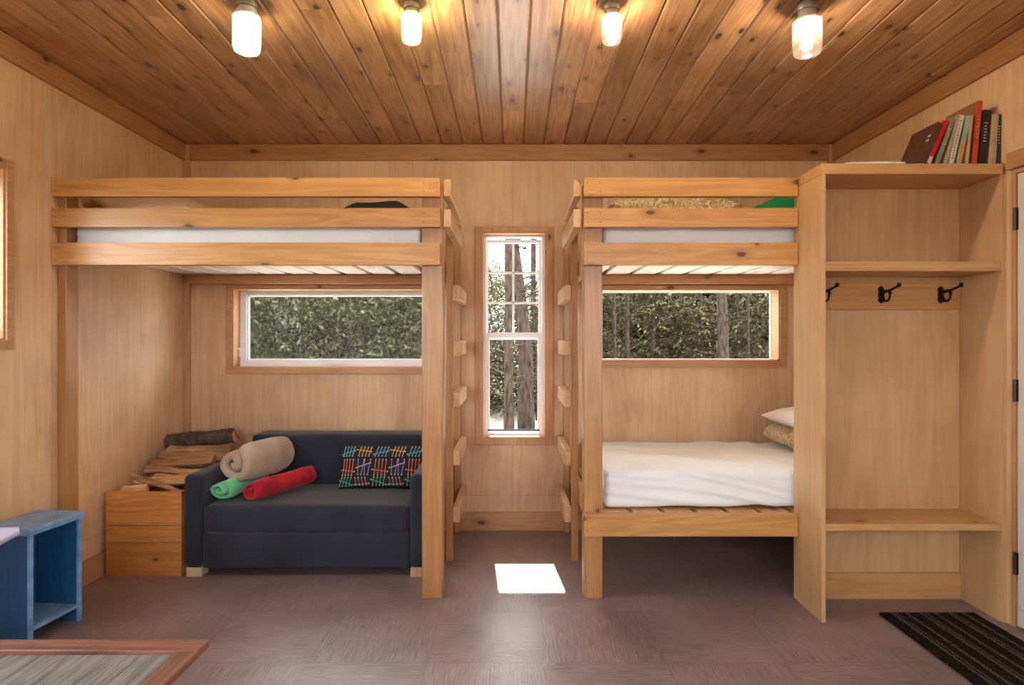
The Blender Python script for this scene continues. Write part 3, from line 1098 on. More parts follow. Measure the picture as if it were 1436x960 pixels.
# rolled blankets -----------------------------------------------------------
def roll(name, c0, c1, R, turns, mat, label, flat=.85, seed=0, th=.8, twist=0.0, bulge=.0, grp=None, wob=.10):
    c0, c1 = Vector(c0), Vector(c1)
    ax = (c1 - c0).normalized()
    up = Vector((0, 0, 1))
    sd = ax.cross(up).normalized()
    up = sd.cross(ax).normalized()
    mb = MB()
    nth = int(22 * turns)
    nl = 14
    pitch_ = R * .96 / turns

    def rr(th_):
        return R - pitch_ * th_ / (2 * math.pi)
    rows = []
    for l in range(nl + 1):
        f = l / nl
        cc = c0.lerp(c1, f)
        rs = 1 - .10 * (2 * f - 1) ** 6 + bulge * math.sin(f * math.pi)
        row = []
        for i in range(nth + 1):
            a = 2 * math.pi * turns * i / nth
            nz = noise.noise(Vector((math.cos(a) * 1.2 + seed, math.sin(a) * 1.2, f * 3 + a * .07)))
            nz2 = noise.noise(Vector((math.cos(a) * 3 + seed, math.sin(a) * 3, f * 9)))
            r = rr(a) * rs * (1 + wob * nz + wob * .35 * nz2)
            r2 = max(.0015, r - pitch_ * th)
            ang = -a + twist + 1.2
            # loose layers shift in and out at the end
            push = ax * (.012 * math.sin(a * .5 + seed)) * (1 if l == 0 else 0)
            for rad in (r, r2):
                row.append(cc + push + sd * math.cos(ang) * rad + up * math.sin(ang) * rad * flat)
        rows.append(row)
    vs = [p for row in rows for p in row]
    w_ = len(rows[0])
    fs = []
    for l in range(nl):
        for i in range(nth):
            a = l * w_ + 2 * i
            b = a + w_
            fs.append((a, a + 2, b + 2, b))
            fs.append((a + 1, b + 1, b + 3, a + 3))
        e = 2 * nth
        a = l * w_
        fs.append((a, a + w_, a + w_ + 1, a + 1))
        fs.append((a + e, a + e + 1, a + w_ + e + 1, a + w_ + e))
    for l in (0, nl):
        for i in range(nth):
            a = l * w_ + 2 * i
            fs.append((a, a + 1, a + 3, a + 2))
    mb.add(vs, fs)
    zmin = min(v.z for v in mb.v)
    o = build(name, mb, M[mat], smooth=True, loc=(c0.x, c0.y, zmin), sub=1)
    return tag(o, label, 'blanket')


zs_ = .366
roll('rolled_blanket', (-1.515, 3.252, .426), (-1.44, 3.58, .426), .088, 2.3, 'green_fleece', 'mint green rolled blanket on the sofa against its left arm', .70, 1, .66)
roll('rolled_blanket', (-1.345, 3.225, .429), (-1.165, 3.63, .432), .070, 2.6, 'red_fleece', 'crimson rolled blanket on the sofa seat beside the green one', .92, 4, .74, wob=.16)
roll('rolled_blanket', (-1.475, 3.32, .548), (-1.345, 3.66, .552), .134, 2.0, 'beige_fleece', 'large beige fleece roll resting on the green and red blankets', .92, 9, .72, bulge=.05, wob=.10)

# tally mark cushion --------------------------------------------------------
cR = Euler((math.radians(72), 0, math.radians(0))).to_matrix()
cc = Vector((-.722, 3.597, .482))
mb, pt = pillow_mb(cc, .262, .128, .058, cR, seed=2, bump=.004, p=5)
cush = build('throw_cushion', mb, plain('black_cushion_cloth', (.008, .009, .014), .85), smooth=True, weld=True, loc=(cc.x, cc.y, .37))
tag(cush, 'black lumbar cushion with colourful tally marks at the right of the sofa', 'cushion')
tm = MB()
cols = [plain('stitch_blue', (.10, .38, .55)), plain('stitch_yellow', (.62, .42, .10)), plain('stitch_orange', (.62, .14, .05)),
        plain('stitch_violet', (.27, .18, .42)), plain('stitch_green', (.05, .32, .18)), plain('stitch_magenta', (.45, .05, .16)),
        plain('stitch_cream', (.60, .52, .42))]


def stroke(u0, v0, u1, v1, mi, r=.0026):
    tm.cur = mi
    pts = [pt(u0 + (u1 - u0) * k / 4, v0 + (v1 - v0) * k / 4, 1) + cR @ Vector((0, 0, .001)) for k in range(5)]
    tm.tube(pts, r, 5)
    tm.cur = 6
    for e in (pts[0], pts[-1]):
        tm.tube([e - cR @ Vector((0, .003, 0)), e + cR @ Vector((0, .003, 0))], r * 1.3, 5)


for q in range(6):
    u = -.93 + q * .37
    if q % 2 == 0 or True:
        a = q % 2 == 0
        for k in range(4):
            uu = u + k * .075
            if uu > .93:
                continue
            stroke(uu, .42, uu + .05, .84, 0 if a else 1)
            if a:
                stroke(uu, -.42, uu + .02, .26, 2)
                stroke(uu - .03, -.88, uu, -.52, 4)
            else:
                stroke(uu, -.40, uu + (.05 if k % 2 else -.01), .26, 3)
                stroke(uu - .02, -.86, uu - .05, -.54, 5)
        if u + .28 < .95:
            stroke(u - .04, .50 if a else .72, u + .28, .66 if a else .62, 0 if a else 1)
            stroke(u - .05, -.18 if a else -.1, u + .28, -.26 if a else .12, 2 if a else 6)
            stroke(u - .06, -.62 if a else -.84, u + .26, -.86 if a else -.80, 4)
build('tally_stitching', tm, cols, cush)

# ------------------------------------------------------------------ firewood crate
bx0, bx1, by0, by1, bh = -2.066, -1.682, 3.207, 3.90, .430
t = thing('firewood_crate', ((bx0 + bx1) / 2, (by0 + by1) / 2, 0), 'orange pine plank crate of firewood left of the sofa', 'crate')
zz = [(.0, .172), (.174, .258), (.260, .430)]
for z0, z1 in zz:
    m = MB().box(bx0, bx1, by0, by0 + .019, z0 + .001, z1)
    m.cur = 1
    for z in (z0 + .02, z1 - .02):
        nails(m, [(bx1 - .010, by0 - .0005, z), (bx0 + .010, by0 - .0005, z)], r=.0022)
    build('front_plank', m, [M['crate'], M['nail']], t, bevel=.002)
    build('back_plank', MB().box(bx0, bx1, by1 - .019, by1, z0 + .001, z1), M['crate'], t, bevel=.0025)
    for xa in (bx0, bx1 - .019):
        build('side_plank', MB().box(xa, xa + .019, by0 + .020, by1 - .020, z0 + .001, z1), M['crateY'], t, bevel=.0025)
build('bottom', MB().box(bx0 + .019, bx1 - .019, by0 + .02, by1 - .02, .004, .02), M['crate'], t)


def log(c, ln, r, rot, label, seed, kind='split', flat=.6, grp='split logs piled in the crate'):
    rnd = random.Random(seed)
    if seed < 100 and kind == 'split':
        rot = (rot[0] + rnd.uniform(-.6, .6), rot[1] + rnd.uniform(-.05, .05), rot[2] + rnd.uniform(-.14, .14))
    R = Euler(rot).to_matrix()
    n = 5 if kind == 'split' else 14
    base = []
    for k in range(n):
        a = 2 * math.pi * (k + rnd.uniform(-.3, .3) * (kind == 'split')) / n
        rr = r * (rnd.uniform(.75, 1.15) if kind == 'split' else rnd.uniform(.93, 1.06))
        base.append((math.cos(a) * rr, math.sin(a) * rr * flat))
    mb = MB()
    nl = 7
    vs = []
    for i in range(nl + 1):
        x = (i / nl - .5) * ln
        wy = .010 * noise.noise(Vector((x * 7, seed, 0)))
        wz = .010 * noise.noise(Vector((x * 7, seed, 5)))
        for (a, b) in base:
            k = 1 + .16 * noise.noise(Vector((x * 16, a * 30, seed)))
            vs.append(Vector(c) + R @ Vector((x, a * k + wy, b * k + wz)))
    fs = []
    for i in range(nl):
        for k in range(n):
            k2 = (k + 1) % n
            fs.append((i * n + k, i * n + k2, (i + 1) * n + k2, (i + 1) * n + k))
    mb.add(vs, fs)
    if kind != 'split':
        mb.cur = 1
    mb.add([vs[k] for k in range(n)], [tuple(range(n))[::-1]])
    mb.add([vs[nl * n + k] for k in range(n)], [tuple(range(n))])
    o = build('log', mb, M['firewood'] if kind == 'split' else [M['bark'], M['firewood']], loc=c, bevel=0)
    return tag(o, label, 'firewood', grp)


G = 'split logs piled in the crate'
hid = 'split log in the crate beneath the upper sticks'
# lower layers, inside the crate
for ly in range(3):
    for q in range(5):
        log((-1.874 + random.uniform(-.006, .006), 3.30 + q * .128, .086 + ly * .116), .318, .058, (random.uniform(-.2, .2), 0, random.uniform(-.02, .02)), hid, 100 + ly * 10 + q, flat=.82)
log((-1.865, 3.72, .435), .34, .060, (0, 0, .02), hid, 131, flat=.8)
log((-1.865, 3.58, .430), .33, .060, (0, 0, -.02), hid, 132, flat=.8)
log((-1.865, 3.83, .530), .34, .050, (0, 0, .02), hid, 134, flat=.8)
log((-1.840, 3.735, .540), .37, .052, (0, -.02, .02), 'split log under the bark-covered log at the back of the crate', 133, flat=.75)
log((-1.862, 3.79, .612), .40, .050, (0, -.10, .02), 'round log with dark bark lying on top of the crate pile', 7, 'round', .92)
log((-1.840, 3.645, .528), .38, .046, (.4, .02, -.04), 'pale split log just in front of the bark-covered log', 12, flat=.6)
log((-1.868, 3.555, .508), .36, .046, (-.2, -.02, .03), 'broad tan split log halfway up the crate pile', 15, flat=.55)
log((-1.850, 3.475, .478), .33, .040, (.3, .03, .0), 'thin cream split stick in the middle of the crate pile', 21, flat=.5)
log((-1.805, 3.395, .448), .235, .045, (0, 0, .0), 'square-faced pale log beside the sofa arm in the crate', 25, flat=.95)
log((-1.965, 3.415, .440), .14, .036, (.2, .1, .35), 'dark-sided split log end at the wall side of the crate', 28, flat=.7)
log((-1.850, 3.285, .455), .33, .020, (0, .27, -.22), 'slim square stick leaning diagonally across the crate front', 31, flat=.9)
log((-1.950, 3.262, .430), .12, .028, (.1, -.06, .10), 'small short block at the front left of the crate', 33, flat=.8)

# ------------------------------------------------------------------ blue cabinet
t = thing('side_cabinet', (-1.96, 2.58, 0), 'small blue painted open cabinet against the left wall', 'cabinet')
rot = -.10
co = Vector((-1.96, 2.585, 0))
Rm = Matrix.Rotation(rot, 3, 'Z')


def cb(x0, x1, y0, y1, z0, z1):
    c = Vector(((x0 + x1) / 2, (y0 + y1) / 2, (z0 + z1) / 2))
    m = MB()
    m.obox(Vector((co.x, co.y, 0)) + Rm @ c, (x1 - x0, y1 - y0, z1 - z0), Rm)
    return m


hx, hy = .103, .128
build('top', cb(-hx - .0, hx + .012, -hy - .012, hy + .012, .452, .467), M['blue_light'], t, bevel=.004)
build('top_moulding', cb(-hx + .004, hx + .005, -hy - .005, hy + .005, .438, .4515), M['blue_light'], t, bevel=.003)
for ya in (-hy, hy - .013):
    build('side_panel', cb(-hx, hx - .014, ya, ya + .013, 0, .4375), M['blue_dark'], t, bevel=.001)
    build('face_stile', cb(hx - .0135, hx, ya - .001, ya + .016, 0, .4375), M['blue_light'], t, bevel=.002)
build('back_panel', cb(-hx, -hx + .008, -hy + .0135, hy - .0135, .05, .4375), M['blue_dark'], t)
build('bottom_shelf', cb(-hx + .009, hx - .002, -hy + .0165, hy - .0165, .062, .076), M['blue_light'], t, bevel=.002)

# ------------------------------------------------------------------ coffee table
TX0, TX1, TY0, TY1, TZ = -1.46, -.822, .70, 1.712, .385
t = thing('coffee_table', ((TX0 + TX1) / 2, (TY0 + TY1) / 2, 0), 'low coffee table with reddish reclaimed frame around grey weathered boards', 'table')
fw = .057
build('frame_board', MB().box(TX0, TX1, TY1 - fw - .006, TY1, TZ - .022, TZ), M['table_frame'], t, bevel=.003)
build('frame_board', MB().box(TX0, TX1, TY0, TY0 + fw, TZ - .022, TZ), M['table_frame'], t, bevel=.003)
build('frame_board', MB().box(TX1 - fw, TX1, TY0 + fw + .001, TY1 - fw - .007, TZ - .022, TZ - .0005), M['table_frameY'], t, bevel=.003)
build('frame_board', MB().box(TX0, TX0 + fw, TY0 + fw + .001, TY1 - fw - .007, TZ - .022, TZ - .0005), M['table_frameY'], t, bevel=.003)
mb = MB()
for k in range(6):
    a = TX0 + fw + .001 + k * (TX1 - TX0 - 2 * fw) / 6
    mb.box(a, a + (TX1 - TX0 - 2 * fw) / 6 - .0015, TY0 + fw, TY1 - fw - .007, TZ - .022, TZ - .010)
build('panel_boards', mb, M['table_panel'], t, bevel=.001)
for xa in (TX0 + .11, TX1 - .16):
    for ya in (TY0 + .08, TY1 - .17):
        build('leg', MB().box(xa, xa + .045, ya, ya + .045, 0, TZ - .023), M['table_frameY'], t, bevel=.003)
# booklet lying on it
p = Vector((-1.398, 1.50, TZ))
Rb = Matrix.Rotation(math.radians(-24), 3, 'Z')
bk = thing('booklet', (-1.38, 1.46, TZ - .009), 'pale booklet with a green cover lying on the coffee table corner', 'booklet')
build('pages', MB().obox((-1.400, 1.490, TZ - .004), (.09, .14, .009), Rb), M['paper'], bk, bevel=.001)
build('cover', MB().obox((-1.400, 1.490, TZ + .0018), (.092, .142, .0016), Rb), M['paper_green'], bk)

# pale side table at the left edge of the view
sx, sy, sz = -1.765, 1.90, .570
t = thing('side_table', (sx, sy, 0), 'pale lilac topped side table at the left edge in front of the blue cabinet', 'table')
mb = MB()
Rt = Matrix.Rotation(math.radians(14), 3, 'Z')
mb2 = MB().soft((0, 0, 0), (.19, .16, .011), .010, None, 12)
pts = []
for v in mb2.v:
    q = Vector(v)
    # round the plan corners
    rr_ = .05
    ix = max(-(.19 - rr_), min(.19 - rr_, q.x))
    iy = max(-(.16 - rr_), min(.16 - rr_, q.y))
    dv = Vector((q.x - ix, q.y - iy))
    if dv.length > rr_:
        dv = dv.normalized() * rr_
        q.x, q.y = ix + dv.x, iy + dv.y
    pts.append(Vector((sx, sy, sz)) + Rt @ q)
mb2.v = pts
build('table_top', mb2, M['lilac'], t, smooth=True)
for a in (-1, 1):
    for b in (-1, 1):
        q = Rt @ Vector((a * .10, b * .08, 0))
        q2 = Rt @ Vector((a * .10, b * .10, 0))
        build('leg', MB().tube([(sx + q2.x, sy + q2.y, 0), (sx + q.x, sy + q.y, sz - .012)], [.012, .016], 12), M['sofa_leg'], t, smooth=True)

# ------------------------------------------------------------------ coat shelves
LX = 1.316
t = thing('coat_shelf_unit', (1.70, 2.81, 0), 'tall open plywood coat shelf unit with a bench beside the door', 'shelf unit')
CY0, CY1 = 2.680, 2.945
build('side_panel', MB().box(LX, LX + .018, CY0, CY1, 0, 1.905), M['ply'], t, bevel=.001)
build('side_panel', MB().box(2.083, 2.089, CY0, CY1, 0, 1.905), M['ply'], t, bevel=.001)
build('back_panel', MB().box(LX + .0185, 2.0825, 2.936, CY1, 0, 1.905), M['ply'], t)
build('top_shelf', MB().box(LX, 2.089, CY0, CY1, 1.9055, 1.951), M['shelfX'], t, bevel=.0025)
build('shelf', MB().box(LX + .0185, 2.0825, CY0 + .004, 2.9355, 1.494, 1.535), M['shelfX'], t, bevel=.002)
build('bench_seat', MB().box(LX + .0185, 2.0825, CY0 + .004, 2.9355, .388, .417), M['shelfX'], t, bevel=.003)
build('kick_board', MB().box(LX + .0185, 2.0825, 2.9245, 2.9355, 0, .122), M['shelfX'], t, bevel=.001)
# the filler between the panel and the wall
mb = MB()
vs = [(x, y, z) for y, xx in ((CY0, XR(CY0)), (CY1, XR(CY1))) for x in (2.0895, max(xx - .0005, 2.0897)) for z in (0, 1.905)]
mb.add(vs, [(0, 1, 3, 2), (4, 6, 7, 5), (0, 4, 5, 1), (2, 3, 7, 6), (0, 2, 6, 4), (1, 5, 7, 3)])
build('wall_strip', mb, M['ply'], t)

t = thing('coat_rack', (1.70, 2.925, 1.40), 'pine board with three black coat hooks under the shelf', 'coat rack')
build('board', MB().box(LX + .022, 2.078, 2.917, 2.9355, 1.342, 1.466), M['rack'], t, bevel=.003)


def hook(x, z, par):
    y = 2.9165
    mb = MB()
    # scalloped back plate
    prof = [(0, .040), (.010, .033), (.016, .022), (.011, .012), (.015, .0), (.012, -.014), (.016, -.024), (.009, -.036), (0, -.042)]
    out = prof + [(-a, b) for a, b in prof[-2:0:-1]]
    n = len(out)
    vs = [(x + a, y, z + b) for a, b in out] + [(x + a * .8, y - .006, z + b * .93) for a, b in out]
    mb.add(vs, [tuple(range(n)), tuple(range(2 * n - 1, n - 1, -1))] + [(i, (i + 1) % n, n + (i + 1) % n, n + i) for i in range(n)])
    for b in (.030, -.032):
        mb.tube([(x, y - .004, z + b), (x, y - .009, z + b)], .004, 8)
    # upper arm
    mb.tube([(x, y - .004, z + .016), (x, y - .025, z + .012), (x + .003, y - .060, z + .014), (x + .010, y - .090, z + .024), (x + .013, y - .112, z + .030)],
            [.009, .008, .006, .0055, .005], 10)
    mb.lathe((x + .013, y - .114, z + .034), [(.0005, -.010), (.006, -.0085), (.0095, 0), (.006, .0085), (.0005, .010)], 12)
    # lower curl
    pts = []
    for k in range(9):
        a = math.radians(-200 + k * 27)
        pts.append((x + .003 * k / 8, y - .034 - .026 * math.cos(a) * -1, z - .018 + .020 * math.sin(a)))
    pts = [(x, y - .004, z + .004), (x, y - .012, z - .016), (x, y - .028, z - .032), (x + .003, y - .045, z - .032), (x + .005, y - .056, z - .020), (x + .006, y - .058, z - .004)]
    mb.tube(pts, [.008, .007, .006, .0055, .005, .005], 10)
    mb.lathe((x + .006, y - .058, z + .002), [(.0005, -.008), (.005, -.007), (.0078, 0), (.005, .007), (.0005, .008)], 12)
    build('hook', mb, M['dark_metal'], par, smooth=False)


for px in (1152.5, 1236, 1319.5):
    hook(xp(px, 2.915), 1.412, t)

# ------------------------------------------------------------------ books
BZ = 1.9515
BY = 2.705
books = [
    # name, spine centre px bottom, px top, top y px, thickness, depth, cover, pages visible, label
    ('brown', 1294, 1319.5, 172, .024, .175, (.075, .030, .018), 'dark brown hardback leaning at the left end of the row'),
    ('red', 1302, 1329, 169, .019, .17, (.40, .010, .012), 'bright red paperback with a white corner leaning in the row'),
    ('grey', 1314, 1338, 165, .018, .165, (.20, .19, .13), 'grey-green mottled paperback beside the red one'),
    ('taupe', 1325.5, 1345, 162, .015, .16, (.34, .29, .21), 'taupe paperback leaning just left of the white one'),
    ('white', 1333.5, 1350, 161, .020, .165, (.62, .56, .48), 'white-spined paperback with small dark lettering'),
    ('teal', 1344.5, 1359.5, 162, .020, .16, (.30, .42, .34), 'pale teal book with an orange lower spine'),
    ('cream', 1356, 1363, 162, .013, .16, (.50, .38, .22), 'slim cream book beside the tall red-orange one'),
    ('orange', 1366.5, 1375, 141, .021, .20, (.47, .060, .022), 'tallest book with a red-orange spine'),
    ('black', 1377.5, 1385, 154, .033, .17, (.010, .009, .010), 'thick black book with faint lettering'),
    ('cream2', 1388.5, 1394, 160, .0155, .16, (.50, .36, .20), 'cream book directly right of the thick black one'),
    ('cream3', 1393.8, 1398.8, 160, .0155, .16, (.44, .33, .20), 'tan book second from the wall end of the row'),
    ('green', 1400, 1402.2, 160, .016, .165, (.022, .026, .022), 'dark green-black book at the wall end of the row'),
]
pages = plain('book_pages', (.55, .46, .33), .8, var=.1, vscale=80)
ink_l = plain('pale_ink', (.55, .50, .42))
ink_d = plain('dark_ink', (.06, .05, .05))
ink_o = plain('orange_ink', (.60, .26, .06))
prev_b = None
for nm, pb, ptop, ty, th, dp, col, lab in books:
    xb_, xt_ = xp(pb, BY), xp(ptop, BY)
    ht = zp(ty, BY) - BZ
    ang = math.atan2(xt_ - xb_, ht)
    hgt = math.hypot(xt_ - xb_, ht) - th * .5 * math.sin(ang)
    R = Matrix.Rotation(ang, 3, 'Y')
    # lowest corner rests on the shelf
    lift = th / 2 * math.sin(abs(ang))
    o0 = Vector((xb_, BY, BZ + lift + .0003))

    def place(x0, x1, y0, y1, z0, z1, mbx):
        mbx.obox(o0 + R @ Vector(((x0 + x1) / 2, (y0 + y1) / 2, (z0 + z1) / 2)), (x1 - x0, y1 - y0, z1 - z0), R)
        return mbx
    t = thing('book', o0, lab + ' on the coat shelf top', 'book', 'row of books on the coat shelf top')
    cm = plain('cover_' + nm, col, .5, var=.25, vscale=14)
    mb = MB()
    h2 = th / 2
    place(-h2, -h2 + .002, 0, dp, 0, hgt, mb)
    place(h2 - .002, h2, 0, dp, 0, hgt, mb)
    place(-h2 + .002, h2 - .002, 0, .002, 0, hgt, mb)
    build('cover', mb, cm, t, bevel=.0008)
    mb = MB()
    place(-h2 + .0022, h2 - .0022, .0022, dp - .004, .003, hgt - .003, mb)
    build('pages', mb, pages, t)
    mb = MB()
    if nm == 'teal':
        place(-h2 + .002, h2 - .002, -.0006, 0, .01, hgt * .45, mb)
        build('spine_art', mb, ink_o, t)
    elif nm in ('white',):
        for k in range(16):
            a = hgt * (.12 + k * .05)
            place(-.003, .003 - (k % 3) * .001, -.0006, 0, a, a + .005, mb)
        build('spine_lettering', mb, ink_d, t)
    elif nm in ('black', 'green', 'grey', 'orange'):
        for k in range(7):
            a = hgt * (.42 + k * .055)
            place(-h2 * .4, h2 * (.4 - .1 * (k % 3)), -.0006, 0, a, a + .004, mb)
        build('spine_lettering', mb, ink_l if nm != 'orange' else ink_o, t)
        if nm == 'orange':
            mb = MB()
            place(-h2 - .0006, -h2, .012, dp - .002, .002, hgt - .002, mb)
            build('cover_art', mb, floral_mat('brown_cover_art', (.20, .085, .035), (.32, .16, .07), 40), t)
    elif nm == 'red':
        place(-h2 + .001, h2 - .003, -.0006, 0, .004, .035, mb)
        build('spine_lettering', mb, ink_l, t)
    elif nm == 'brown':
        place(-h2 - .0005, -h2, .010, .03, hgt * .55, hgt * .60, mb)
        place(-h2 - .0005, -h2, .010, .03, hgt * .66, hgt * .71, mb)
        build('cover_lettering', mb, ink_l, t)

mz = MB()


def magfn(q, nn):
    return q + Vector((0, 0, .004 * math.sin((q.x + .13) * 9)))


mz.soft((1.565, 2.80, 1.9625), (.128, .09, .0065), .003, magfn, 16)
lo_ = min(v.z for v in mz.v)
mz.v = [Vector((v.x, v.y, max(v.z - lo_ + 1.9513, 1.9513))) for v in mz.v]
t = thing('magazine', (1.565, 2.80, 1.951), 'pale magazines lying flat on the coat shelf top left of the books', 'magazine')
build('cover', mz, M['paper'], t, smooth=True)

# ------------------------------------------------------------------ doormat
mb = MB()


def matfn(q, nn):
    return q + Vector((.002 * noise.noise(Vector((q.y * 30, q.x * 3, 1))), .002 * noise.noise(Vector((q.x * 60, 0, 1))), 0))


mb.soft((1.812, 2.31, .0065), (.208, .445, .006), .004, matfn, 60)
tag(build('doormat', mb, M['mat'], smooth=True, loc=(1.812, 2.31, 0)), 'dark brown striped doormat on the floor in front of the coat bench', 'doormat')


# ------------------------------------------------------------------ jar lights
def jar_light(px, top, bot, wid, glass, label):
    y = 2.40
    x = xp(px, y) + .0
    zt = ZC(y)
    z1 = zp(top, y)
    z0 = zp(bot, y)
    r = wid / 2
    t = thing('jar_light', (x, y, z0), label, 'ceiling light', 'mason jar lights along the ceiling')
    h = z1 - z0
    lidr = r * .76
    lh = .020
    lid = MB()
    lid.lathe((x, y, z1), [(.0005, 0), (lidr, 0), (lidr + .0015, -.003), (lidr, -.006), (lidr + .0012, -.010), (lidr, -.014), (lidr + .001, -lh), (lidr - .002, -lh)], 32)
    build('lid', lid, M['zinc'], t, smooth=True)
    if zt - z1 > .002:
        build('mount', MB().lathe((x, y, z1), [(.0005, 0), (lidr * .6, 0), (lidr * .6, zt - z1 - .0003), (.0005, zt - z1 - .0003)], 24), M['zinc'], t)
    g = MB()
    zs0 = z1 - .012 - z0
    prof = [(lidr - .003, zs0), (lidr - .002, h - lh - .006), (lidr, h - lh - .012), (r * .93, h - lh - .026), (r, h - lh - .040),
            (r, .030), (r * .98, .018), (r * .90, .006), (r * .72, .001), (r * .5, .004), (.0005, .006)]
    g.lathe((x, y, z0), prof, 40)
    jb = build('jar', g, glass, t, smooth=True)
    bz = z0 + h * .50
    bb = MB()
    br = min(.019, r * .5)
    pr = [(.0005, -br * 1.05)] + [(br * math.sin(a), -br * math.cos(a)) for a in [math.pi * k / 10 for k in range(1, 8)]] + [(br * .55, br * 1.1), (br * .5, br * 1.5)]
    bb.lathe((x, y, bz), pr, 20)
    b_ = build('bulb', bb, M['bulb'], t, smooth=True)
    build('socket_shade', MB().lathe((x, y, bz), [(br * .52, br * 1.5), (r * .84, br * 1.55), (lidr - .005, br * 2.1), (lidr - .006, z1 - bz - .004), (.0005, z1 - bz - .004)], 20), M['ceramic'], t, smooth=True)  # socket widened into a collar that keeps bulb light off the ceiling
    return t


jar_light(346, 4, 74, .100, M['glass_frost'], 'frosted white-glowing jar light, farthest left on the ceiling')
jar_light(577, 6, 60, .076, M['glass_green'], 'small green-tinted jar light on the ceiling left of centre')
jar_light(858, 8, 61, .076, M['glass_pink'], 'small clear jar light on the ceiling right of centre')
jar_light(1132, 9, 78, .104, M['glass_clear'], 'large embossed clear jar light, farthest right on the ceiling')

# ------------------------------------------------------------------ outside


def gz(x, y):
    return -.32 + .026 * max(0, y - 4)


mb = MB()
ys = [-40, -10, 4.13, 8, 12, 18, 25, 35, 50, 90]
for a, b in zip(ys[:-1], ys[1:]):
    mb.add([(-70, a, gz(0, a)), (70, a, gz(0, a)), (70, b, gz(0, b)), (-70, b, gz(0, b))], [(0, 1, 2, 3)])
tag(build('forest_ground', mb, plain('leaf_litter_ground', (.13, .11, .075), .95, var=.35, vscale=1.5)), kind='structure')
tag(build('bounce_apron', MB().box(-5, 5, 4.131, 7.2, -.4, -.10), plain('bounce_gravel', (.60, .58, .53), .95, var=.12, vscale=30)), kind='structure')  # unseen pale strip, added to bounce sun up through the windows
tag(build('sun_cut_eave', MB().box(-3.0, 3.0, 4.13, 5.42, 2.37, 2.44), M['ply']), kind='structure')  # unseen overhang, added and sized to cut the sun at window height

M['trunk'] = plain('grey_brown_bark', (.030, .021, .016), .95, var=.75, vscale=9, bump=1.0, bscale=14, stretch=(3.5, 3.5, .8), spec=.1)
LEAF = leaf_mat('conifer_leaves', (.006, .009, .005), (.022, .030, .013), (.12, .13, .055), .45)
LEAF2 = leaf_mat('dry_underbrush_leaves', (.014, .012, .008), (.060, .052, .028), (.27, .25, .13), .5)
LEAF3 = leaf_mat('bush_leaves', (.008, .012, .007), (.040, .052, .023), (.34, .37, .19), .5)  # palest tone paints bright highlights into the leaf colour


def leaves(mb, c, r, n, size, rnd, squash=1.0, hollow=.0):
    for _ in range(n):
        while True:
            p = Vector((rnd.uniform(-1, 1), rnd.uniform(-1, 1), rnd.uniform(-1, 1)))
            if hollow <= p.length <= 1:
                break
        p = Vector((p.x * r, p.y * r, p.z * r * squash)) + Vector(c)
        dr = Vector((rnd.gauss(0, 1), rnd.gauss(0, 1), rnd.gauss(-.2, .7))).normalized()
        sd = dr.orthogonal().normalized()
        sd = (Matrix.Rotation(rnd.uniform(0, 6.28), 3, dr) @ sd)
        s = size * rnd.uniform(.5, 1.3)
        b = len(mb.v)
        mb.v += [p - dr * s, p + sd * s * .30, p + dr * s, p - sd * s * .30]
        mb.f.append([b, b + 1, b + 2, b + 3])
        mb.mi.append(0)
        mb.fa.append(rnd.random() ** 1.5)


def tree_proto(seed, tr, h, lean, mat, n, size, z_lo, crown_r, dead=10, bend=0.0):
    rnd = random.Random(seed)
    t = thing('tree', (0, 0, 0))
    mb = MB()
    pts, rad = [], []
    for k in range(29):
        f = k / 28
        pts.append((bend * max(0, min(1, (f * h - 1.5) / 1.6)) + lean * f * h * .1 + .05 * noise.noise(Vector((f * 3, seed, 0))), .05 * noise.noise(Vector((f * 3, seed, 9))), -.2 + f * h))
        rad.append(tr * (1.25 - .25 * min(1, f * 8)) * (1 - .7 * f))
    mb.tube(pts, rad, 14, wob=.16)
    build('trunk', mb, M['trunk'], t, smooth=True)
    mb = MB()
    for k in range(dead):
        z = rnd.uniform(.4, 3.4)
        a = rnd.uniform(0, 6.28)
        ln = rnd.uniform(.4, 1.3)
        x0 = lean * (z / h) * h * .1
        mb.tube([(x0, 0, z), (x0 + math.cos(a) * ln * .5, math.sin(a) * ln * .5, z + ln * .1), (x0 + math.cos(a) * ln, math.sin(a) * ln, z + ln * rnd.uniform(-.2, .4))], [.010, .007, .003], 5)
    build('branch', mb, M['trunk'], t)
    mb = MB()
    for k in range(10):
        z = z_lo + (h - z_lo) * k / 10
        rr = crown_r * (1 - .55 * k / 10)
        a = rnd.uniform(0, 6.28)
        leaves(mb, (math.cos(a) * rr * .35, math.sin(a) * rr * .35, z), rr * .8, n // 10, size, rnd, .55)
    build('foliage', mb, mat, t, attr=True)
    return t


def plant(proto, used, x, y, rz, s, label, cat, group=None):
    o = proto if not used.get(proto.name) else copy_tree(proto)
    used[proto.name] = True
    o.location = (x, y, gz(x, y))
    o.rotation_euler = (0, 0, rz)
    o.scale = (s, s, s)
    tag(o, label, cat, group)
    return o


used = {}


